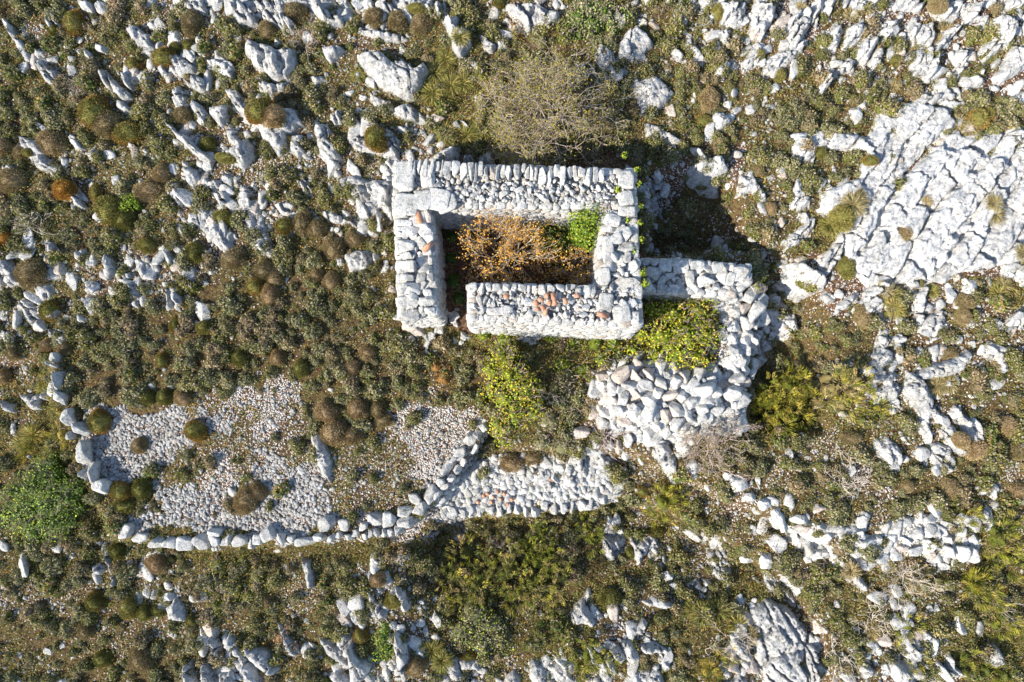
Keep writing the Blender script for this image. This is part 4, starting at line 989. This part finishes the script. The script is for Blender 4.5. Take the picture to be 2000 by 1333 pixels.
# trees / tall bushes
twig_plant("twiggy_tree", "tall half-bare tree with pale tangled twigs and sparse yellow leaves behind the ruin's north wall", "tree", 1075, 215, 122, 124, 1.7, 26, 5, 'autumn', 2, .042, 'twig', .022, .3)
leafy("thorn_understory", "dense olive thicket under the half-bare tree beside the north wall", "shrub", [(1000,200,50,.5),(1060,150,55,.5),(1130,180,50,.5),(1010,290,45,.6),(1080,290,50,.6),(1150,280,45,.5),(1060,230,60,.6),(1190,230,35,.4),(985,240,35,.4)], 'brown', 'olive', .045, 260, twigs=3)
twig_plant("orange_leaved_bush", "orange and yellow leaved bush with radiating twigs inside the hut", "bush", 980, 488, 88, 82, 1.55, 26, 4, 'flame', 3, .042, 'pale', .018, .10)
twig_plant("purple_twig_bush", "half-bare bush with mauve twigs and orange leaves inside the hut near the doorless corner", "bush", 1122, 528, 52, 42, 1.25, 14, 4, 'flame', 1, .045, 'twig', .014, .22)
leafy("bramble_in_hut", "dark green bramble growing between the two bushes inside the hut", "bramble", [(1075,440,36,.8),(1105,470,32,.7),(1060,470,28,.6),(1090,500,28,.5),(1045,430,26,.7)], 'green', 'bramble', .05, 420, twigs=3)
leafy("weeds_in_hut", "low dark weeds in the shaded strip along the hut's west wall", "weeds", [(885,545,24,.3),(880,500,20,.25),(895,580,20,.25),(880,460,20,.25),(905,440,20,.2)], 'green', 'olive', .05, 260)
leafy("ivy_clump", "bright lime green ivy dome leaning on the hut's east wall", "ivy", [(1148,440,32,1.75),(1160,420,26,1.8),(1135,455,22,1.6),(1150,470,20,1.5),(1130,425,20,1.6)], 'lime', 'green', .055, 900, hfac=.9)
leafy("ivy_strands", "thin ivy strands creeping over the top of the hut's east wall", "ivy", [(1200,348,7,.1),(1222,375,7,.1),(1188,410,9,.1),(1200,445,7,.1),(1228,440,6,.1),(1226,470,6,.1),(1215,520,7,.1),(1230,560,9,.12),(1234,580,9,.12),(1226,400,6,.1),(1205,465,6,.08),(1230,500,6,.1)], 'lime', 'bramble', .045, 500, z0=ZT - .02)
leafy("bramble_thicket", "yellow green bramble thicket filling the annex east of the hut", "bramble", [(1285,600,32,.7),(1330,610,36,.8),(1375,600,32,.7),(1300,650,38,.9),(1350,650,38,.8),(1390,650,30,.7),(1330,690,34,.7),(1375,700,30,.6),(1280,690,26,.5),(1260,650,26,.6),(1240,680,22,.4),(1355,715,26,.4)], 'bramble', 'lime', .06, 420, twigs=5)
leafy("bramble_hedge", "low bramble hedge along the foot of the hut's south wall", "bramble", [(945,650,24,.35),(985,660,26,.4),(1080,655,24,.35),(1120,665,24,.35),(1165,665,28,.4),(1205,668,26,.4),(1180,700,28,.4),(1100,710,26,.3),(1140,720,26,.3)], 'bramble', 'green', .05, 380, twigs=4)
leafy("green_bush", "tall yellow green bush spilling down from the middle of the south wall", "bush", [(985,690,34,1.1),(962,720,28,1.0),(1000,730,36,1.3),(1030,762,32,1.1),(990,775,32,1.0),(960,760,24,.8),(1010,810,30,.9),(1042,800,26,.8),(975,832,24,.6),(985,862,20,.4)], 'bramble', 'lime', .05, 520, twigs=9)
twig_plant("bare_branch", "bare forked grey branch sticking out right of the tall green bush", "branch", 1085, 768, 34, 22, .5, 3, 3, None, 0, .04, 'pale', .018, .2)
leafy("dark_hollow_scrub", "dark low scrub in the shadow between the green bush and the rubble heap", "scrub", [(1090,760,34,.25),(1120,790,30,.25),(1075,820,32,.3),(1110,740,30,.25),(1060,860,30,.3),(1100,870,28,.3)], 'sage', 'brown', .05, 300, twigs=5)
broom = [(1535,780,42,1.3),(1505,760,28,1.1),(1558,748,30,1.1),(1498,802,28,1.0),(1562,812,30,1.0),(1530,832,28,.8),(1585,785,24,.9),(1485,778,20,.7),(1540,732,22,.9)]
leafy("broom_bush", "big yellow green broom bush right of the annex wall", "bush", broom, 'broom', 'gold', .05, 700, bl=.13, twigs=0)
leafy("broom_bush", "brownish yellow broom bush, second right of the annex wall", "bush", [(1650,760,34,1.1),(1682,742,26,1.0),(1662,792,26,.8),(1630,782,22,.8),(1694,770,20,.8),(1640,736,22,.9)], 'straw', 'broom', .05, 700, bl=.12, mix=.5)
leafy("broom_bush", "small green broom bush right of the brownish broom bush", "bush", [(1718,797,20,.4),(1705,805,15,.3)], 'broom', 'grass', .05, 700, bl=.1)
leafy("green_shrub", "large leafy green shrub at the left edge below the field wall", "shrub", [(75,935,42,.8),(40,960,40,.8),(110,970,40,.9),(70,990,46,.9),(25,1010,40,.7),(100,1025,34,.7),(140,950,26,.6),(50,1035,36,.5),(140,990,24,.5),(10,970,30,.7),(85,905,24,.6),(130,1020,22,.4)], 'green', 'lime', .055, 520, twigs=5, mix=.15)
leafy("yellow_grass_clump", "golden tuft of tall grass above the large green shrub", "grass tuft", [(85,870,40,.35),(50,880,28,.3),(110,850,24,.3),(95,790,20,.3),(100,765,16,.25),(85,745,14,.25),(105,800,14,.25)], 'gold', 'grass', .05, 420, bl=.16, mix=.3)
leafy("leafy_shrub", "pale green leafy shrub at the top edge above the tree", "shrub", [(1130,20,30,.5),(1160,35,32,.5),(1185,15,28,.5),(1115,50,22,.4),(1200,40,26,.4),(1150,5,28,.5),(1225,20,22,.4),(1135,60,18,.3)], 'green', 'sage', .055, 330, twigs=4, mix=.45)
def bb(name, label, lobes, a, b, bl=.12, **k): return leafy(name, label, "bush", lobes, a, b, .05, k.pop('dens', 520), bl=bl, group="bushes on the lower slope", **k)
bb("olive_bush", "large olive brown bush in the middle of the lower slope below the platform wall", [(905,1090,38,.9),(880,1130,34,.8),(930,1150,38,1.0),(1000,1130,42,1.2),(1040,1150,38,1.1),(960,1110,34,1.0),(1085,1160,34,1.0),(900,1180,34,.7),(1010,1170,36,.8),(1110,1130,28,.9)], 'olive', 'broom', mix=.35)
bb("olive_bush", "spiky olive bush in the shade just below the platform wall", [(1030,1075,34,1.3),(1060,1050,28,1.1),(1080,1090,28,1.3),(1050,1110,30,1.1),(1000,1080,24,.9)], 'broom', 'olive')
bb("olive_bush", "feathery olive bush right of the dark hollow below the platform wall", [(1150,1040,26,.9),(1160,1065,22,.8),(1142,1015,20,.7)], 'broom', 'olive')
leafy("pale_green_bush", "pale green leafy bush on the bottom slope left of the shadow", "bush", [(930,1215,36,.9),(900,1240,30,.7),(960,1230,32,.8),(940,1260,28,.6),(985,1260,24,.3),(915,1195,22,.4)], 'sage', 'lime', .05, 400, twigs=3, group="bushes on the lower slope")
bb("olive_bush", "yellowish olive bush at the bottom edge left of the cut slabs", [(1150,1290,34,.5),(1180,1300,28,.5),(1130,1310,26,.4),(1160,1265,22,.4)], 'broom', 'gold')
bb("olive_bush", "yellow green grassy bush below the right end of the platform wall", [(1300,985,34,.5),(1325,975,26,.4),(1280,1005,22,.4),(1305,1015,24,.3)], 'broom', 'gold', bl=.15)
bb("olive_bush", "low dark green bush among rocks right of the pale green bush", [(1060,1230,30,.35),(1100,1250,28,.35),(1080,1210,24,.3),(1040,1260,24,.3)], 'grass', 'green', bl=.08)
bb("broom_clump", "round yellow green broom at the right edge below the collapsed wall", [(1925,1155,36,.6),(1905,1140,22,.5),(1945,1170,24,.5)], 'broom', 'gold', bl=.18)
bb("broom_clump", "tall broom mass at the right edge above the round broom", [(1975,1060,36,.7),(1990,1100,34,.7),(1955,1090,26,.5),(1960,1040,24,.5),(1995,1030,26,.6)], 'broom', 'olive', bl=.15)
bb("broom_clump", "small round broom above the end of the collapsed wall", [(1900,1008,22,.5),(1892,1018,16,.4)], 'broom', 'gold', bl=.13)
bb("broom_clump", "broom bush in the lower right corner", [(1900,1290,28,.4),(1940,1320,32,.4),(1980,1330,28,.4),(1885,1310,22,.3)], 'broom', 'grass', bl=.13)
bb("broom_clump", "olive broom at the right edge under the dead twigs", [(1980,1210,30,.5),(1960,1230,22,.4),(1998,1240,22,.4)], 'broom', 'olive', bl=.13)
bb("olive_bush", "brown and yellow bush left of the corner broom", [(1785,1230,28,.4),(1765,1245,22,.3),(1800,1290,26,.35),(1780,1305,22,.3)], 'broom', 'straw', bl=.11)
bb("olive_bush", "dry brown bush covered with dead twigs below the collapsed wall", [(1790,1120,34,.4),(1760,1140,26,.3),(1820,1145,24,.35),(1740,1120,22,.3)], 'straw', 'olive', bl=.1)
bb("olive_bush", "grassy yellow bush on the bottom slope left of the cracked outcrop", [(1400,1300,30,.4),(1430,1280,22,.3),(1385,1320,24,.4)], 'gold', 'grass', bl=.14)
leafy("heath_bush", "rambling green bush under the curved field wall", "bush", [(420,1110,34,.3),(470,1100,30,.3),(450,1150,34,.35),(500,1130,28,.25),(400,1150,26,.25),(480,1170,26,.25),(420,1190,24,.2)], 'olive', 'bramble', .04, 420, twigs=4, mix=.45, group="bushes on the lower slope")
leafy("small_juniper", "bright green bushlet between two pale rocks at the bottom", "bush", [(745,1250,20,.4),(755,1275,18,.35),(735,1285,16,.3),(750,1230,14,.3)], 'green', 'lime', .045, 700, group="bushes on the lower slope")
leafy("small_juniper", "bright yellow green bushlet among cushion shrubs at far left", "bush", [(245,388,14,.45),(258,398,12,.42),(240,402,10,.4)], 'lime', 'green', .045, 800)
leafy("rusty_bush", "rust orange bush by a narrow rock at the bottom left", "bush", [(545,1250,20,.3),(560,1225,16,.3),(570,1265,16,.25)], 'rust', 'orange', .04, 500, twigs=5)
leafy("rusty_bush", "rust orange low bush left of the tall green bush", "bush", [(865,740,22,.3),(850,715,18,.3),(875,722,14,.25)], 'orange', 'brown', .04, 500)
leafy("rusty_bush", "orange brown bush at the top between boulder and tree", "bush", [(1005,45,18,.3),(1012,65,14,.3)], 'orange', 'brown', .04, 500)
leafy("briar", "small red and green briar right of the annex's north wall", "bramble", [(1500,540,18,.4),(1485,560,14,.3),(1510,520,12,.3)], 'bramble', 'rust', .045, 450, twigs=8)
twig_plant("dead_bush", "grey white leafless bush at far left above the orange cushion", "dead bush", 60, 440, 32, 32, .5, 9, 3, None, 0, .04, 'pale', .010, .2)
twig_plant("dry_bush", "wide dry bush with pinkish twigs below the rubble heap", "bush", 1400, 880, 66, 52, .7, 12, 4, 'brown', 2, .035, 'twig', .012, .22)
bb("dry_undergrowth", "brown undergrowth beneath the pinkish dry bush", [(1380,880,32,.25),(1420,890,34,.25),(1400,910,28,.2),(1360,900,22,.2)], 'brown', 'straw', bl=.08)
twig_plant("dead_bush", "fan of dry mauve stalks at the left foot of the rubble heap", "dead bush", 1188, 855, 34, 32, .35, 26, 2, None, 0, .04, 'twig', .010, .10)
twig_plant("dead_bush", "tangle of curved dead stems in the scrub at lower right", "dead bush", 1655, 935, 45, 50, .35, 12, 3, None, 0, .04, 'pale', .011, .45)
twig_plant("dead_bush", "sprawling bleached branches over the dry bush below the collapsed wall", "dead bush", 1775, 1125, 62, 42, .55, 9, 4, None, 0, .04, 'pale', .014, .3)
twig_plant("dead_bush", "pale bare branches in the hollow below the sprawling bleached ones", "dead bush", 1715, 1215, 48, 36, .4, 8, 3, None, 0, .04, 'pale', .013, .35)
twig_plant("dead_bush", "curling bleached branches on the grassy slope left of the cracked outcrop", "dead bush", 1425, 1250, 56, 40, .4, 9, 3, None, 0, .04, 'pale', .013, .38)
twig_plant("dead_bush", "long bleached branches beside the cracked outcrop at the bottom", "dead bush", 1640, 1290, 36, 52, .4, 7, 3, None, 0, .04, 'pale', .014, .25)
twig_plant("dead_bush", "dead twigs at the right edge below the round broom", "dead bush", 1965, 1195, 42, 30, .45, 8, 3, None, 0, .04, 'pale', .011, .3)
twig_plant("dead_bush", "dry stems beside the white stone below the wall line", "dead bush", 1520, 1085, 32, 20, .25, 6, 3, None, 0, .04, 'twig', .011, .35)
twig_plant("dead_bush", "brown dry stalks under the middle of the collapsed wall", "dead bush", 1628, 1105, 40, 28, .3, 16, 2, None, 0, .04, 'twig', .009, .12)
twig_plant("dead_bush", "thin reddish bare shrub at the top left of the heart-shaped boulder", "dead bush", 595, 85, 32, 34, .4, 8, 3, 'brown', 1, .03, 'twig', .008, .25)
twig_plant("dead_bush", "dark bent branches in the shade below the platform wall", "dead bush", 985, 1075, 34, 30, .6, 6, 3, None, 0, .04, 'twig', .014, .3)
twig_plant("dead_bush", "fine dry twigs over scrub left of the long pale ridge", "dead bush", 150, 155, 34, 32, .3, 9, 3, 'brown', 1, .03, 'twig', .006, .25)
# grass tussocks
def tuft(px_, py_, r, pal, label):
    x, y, z = P(px_, py_); z = top(x, y); n = int(420 * (r / 20)); a = rng.uniform(0, 6.28, n); q = rng.random(n) ** .6; b = np.stack([np.cos(a) * q * .05, np.sin(a) * q * .05, np.zeros(n)], 1)
    L = S(r) * rng.uniform(.6, 1.15, n); d = np.stack([np.cos(a) * q, np.sin(a) * q, rng.uniform(.35, .9, n)], 1); d /= np.linalg.norm(d, axis=1)[:, None]
    V1, F1, C1 = blades(b, d, L * .62, np.full(n, .014), pc(pal, n)); mid = b + d * (L * .5)[:, None]; d2 = d * [1.25, 1.25, .15]
    V2, F2, C2 = blades(mid, d2, L * .6, np.full(n, .011), pc(pal, n)); V, F, C = merge([(V1, F1, C1), (V2, F2, C2)])
    o = obj("grass_tussock", mesh("grass_tussock", V, F, M_DRY, C), loc=(x, y, z)); reg(o, px_, py_, label, 'grass tuft', 'grass tussocks')
for q in """1650,410,28,s 1665,395,22,s 1922,405,18,s 1930,425,22,s 1620,445,24,g 850,145,24,g 880,170,24,g 845,185,26,g 870,200,24,g 905,165,22,g 870,120,22,g 900,90,20,g 870,262,24,g 910,268,24,g 940,255,22,g 830,170,20,g 1825,755,22,s 1850,750,18,s 1735,580,22,g 1740,605,22,g 1720,570,18,s 1890,255,20,s 1870,240,16,s 1848,60,14,s 1830,80,14,s 1400,1190,26,g 1370,1200,26,g 1440,1220,24,g 1350,1190,22,g 1460,1240,22,s 1580,1170,16,g 1860,1060,18,g 90,760,18,g 70,850,26,g 110,870,24,g 50,865,22,g 845,1270,22,g 865,1285,22,g 1700,1230,18,s 1650,1110,18,s 820,1000,12,g 1145,190,16,g 910,45,16,g 690,40,12,g 1745,170,12,s 1780,90,12,s 1690,20,14,s 1660,30,14,s 1945,575,20,g 1980,500,18,s 1955,560,18,s 1820,570,14,g 1800,400,10,s 1625,20,12,s 1560,20,10,s 700,150,14,g 815,1265,14,g 1120,240,14,g 975,300,14,g""".split():
    a, b, r, k = q.split(','); tuft(float(a), float(b), float(r), 'straw' if k == 's' else 'grass', "straw coloured grass tussock" if k == 's' else "yellow green grass tussock")

print("tris", sum(len(m.polygons) for m in bpy.data.meshes))
# ------------------------------------------------------------------ labels for the many
ORD = "first second third fourth fifth sixth seventh eighth ninth tenth eleventh twelfth thirteenth fourteenth fifteenth sixteenth seventeenth eighteenth nineteenth twentieth".split()
def ordn(i): return ORD[i] if i < 20 else ("%dth" % (i + 1) if (i + 1) % 10 not in (1, 2, 3) else "%d%s" % (i + 1, {1: 'st', 2: 'nd', 3: 'rd'}[(i + 1) % 10]))
CN = ["far left", "left", "centre left", "centre right", "right", "far right"]; RN = ["top", "upper", "lower", "bottom"]
buck = {}
for o, px_, py_, look in REG:
    key = (look, min(5, max(0, int(px_ // 333.4))), min(3, max(0, int(py_ // 333.3)))); buck.setdefault(key, []).append((px_, o))
for (look, c_, r_), lst in buck.items():
    lst.sort(key=lambda t: t[0]); n = len(lst)
    for i, (_, o) in enumerate(lst):
        where = "in the %s %s" % (RN[r_], CN[c_])
        o['label'] = ("%s, %s" % (look, where)) if n == 1 else "%s, %s from left %s" % (look, ordn(i), where)
print("objects", len(bpy.data.objects))
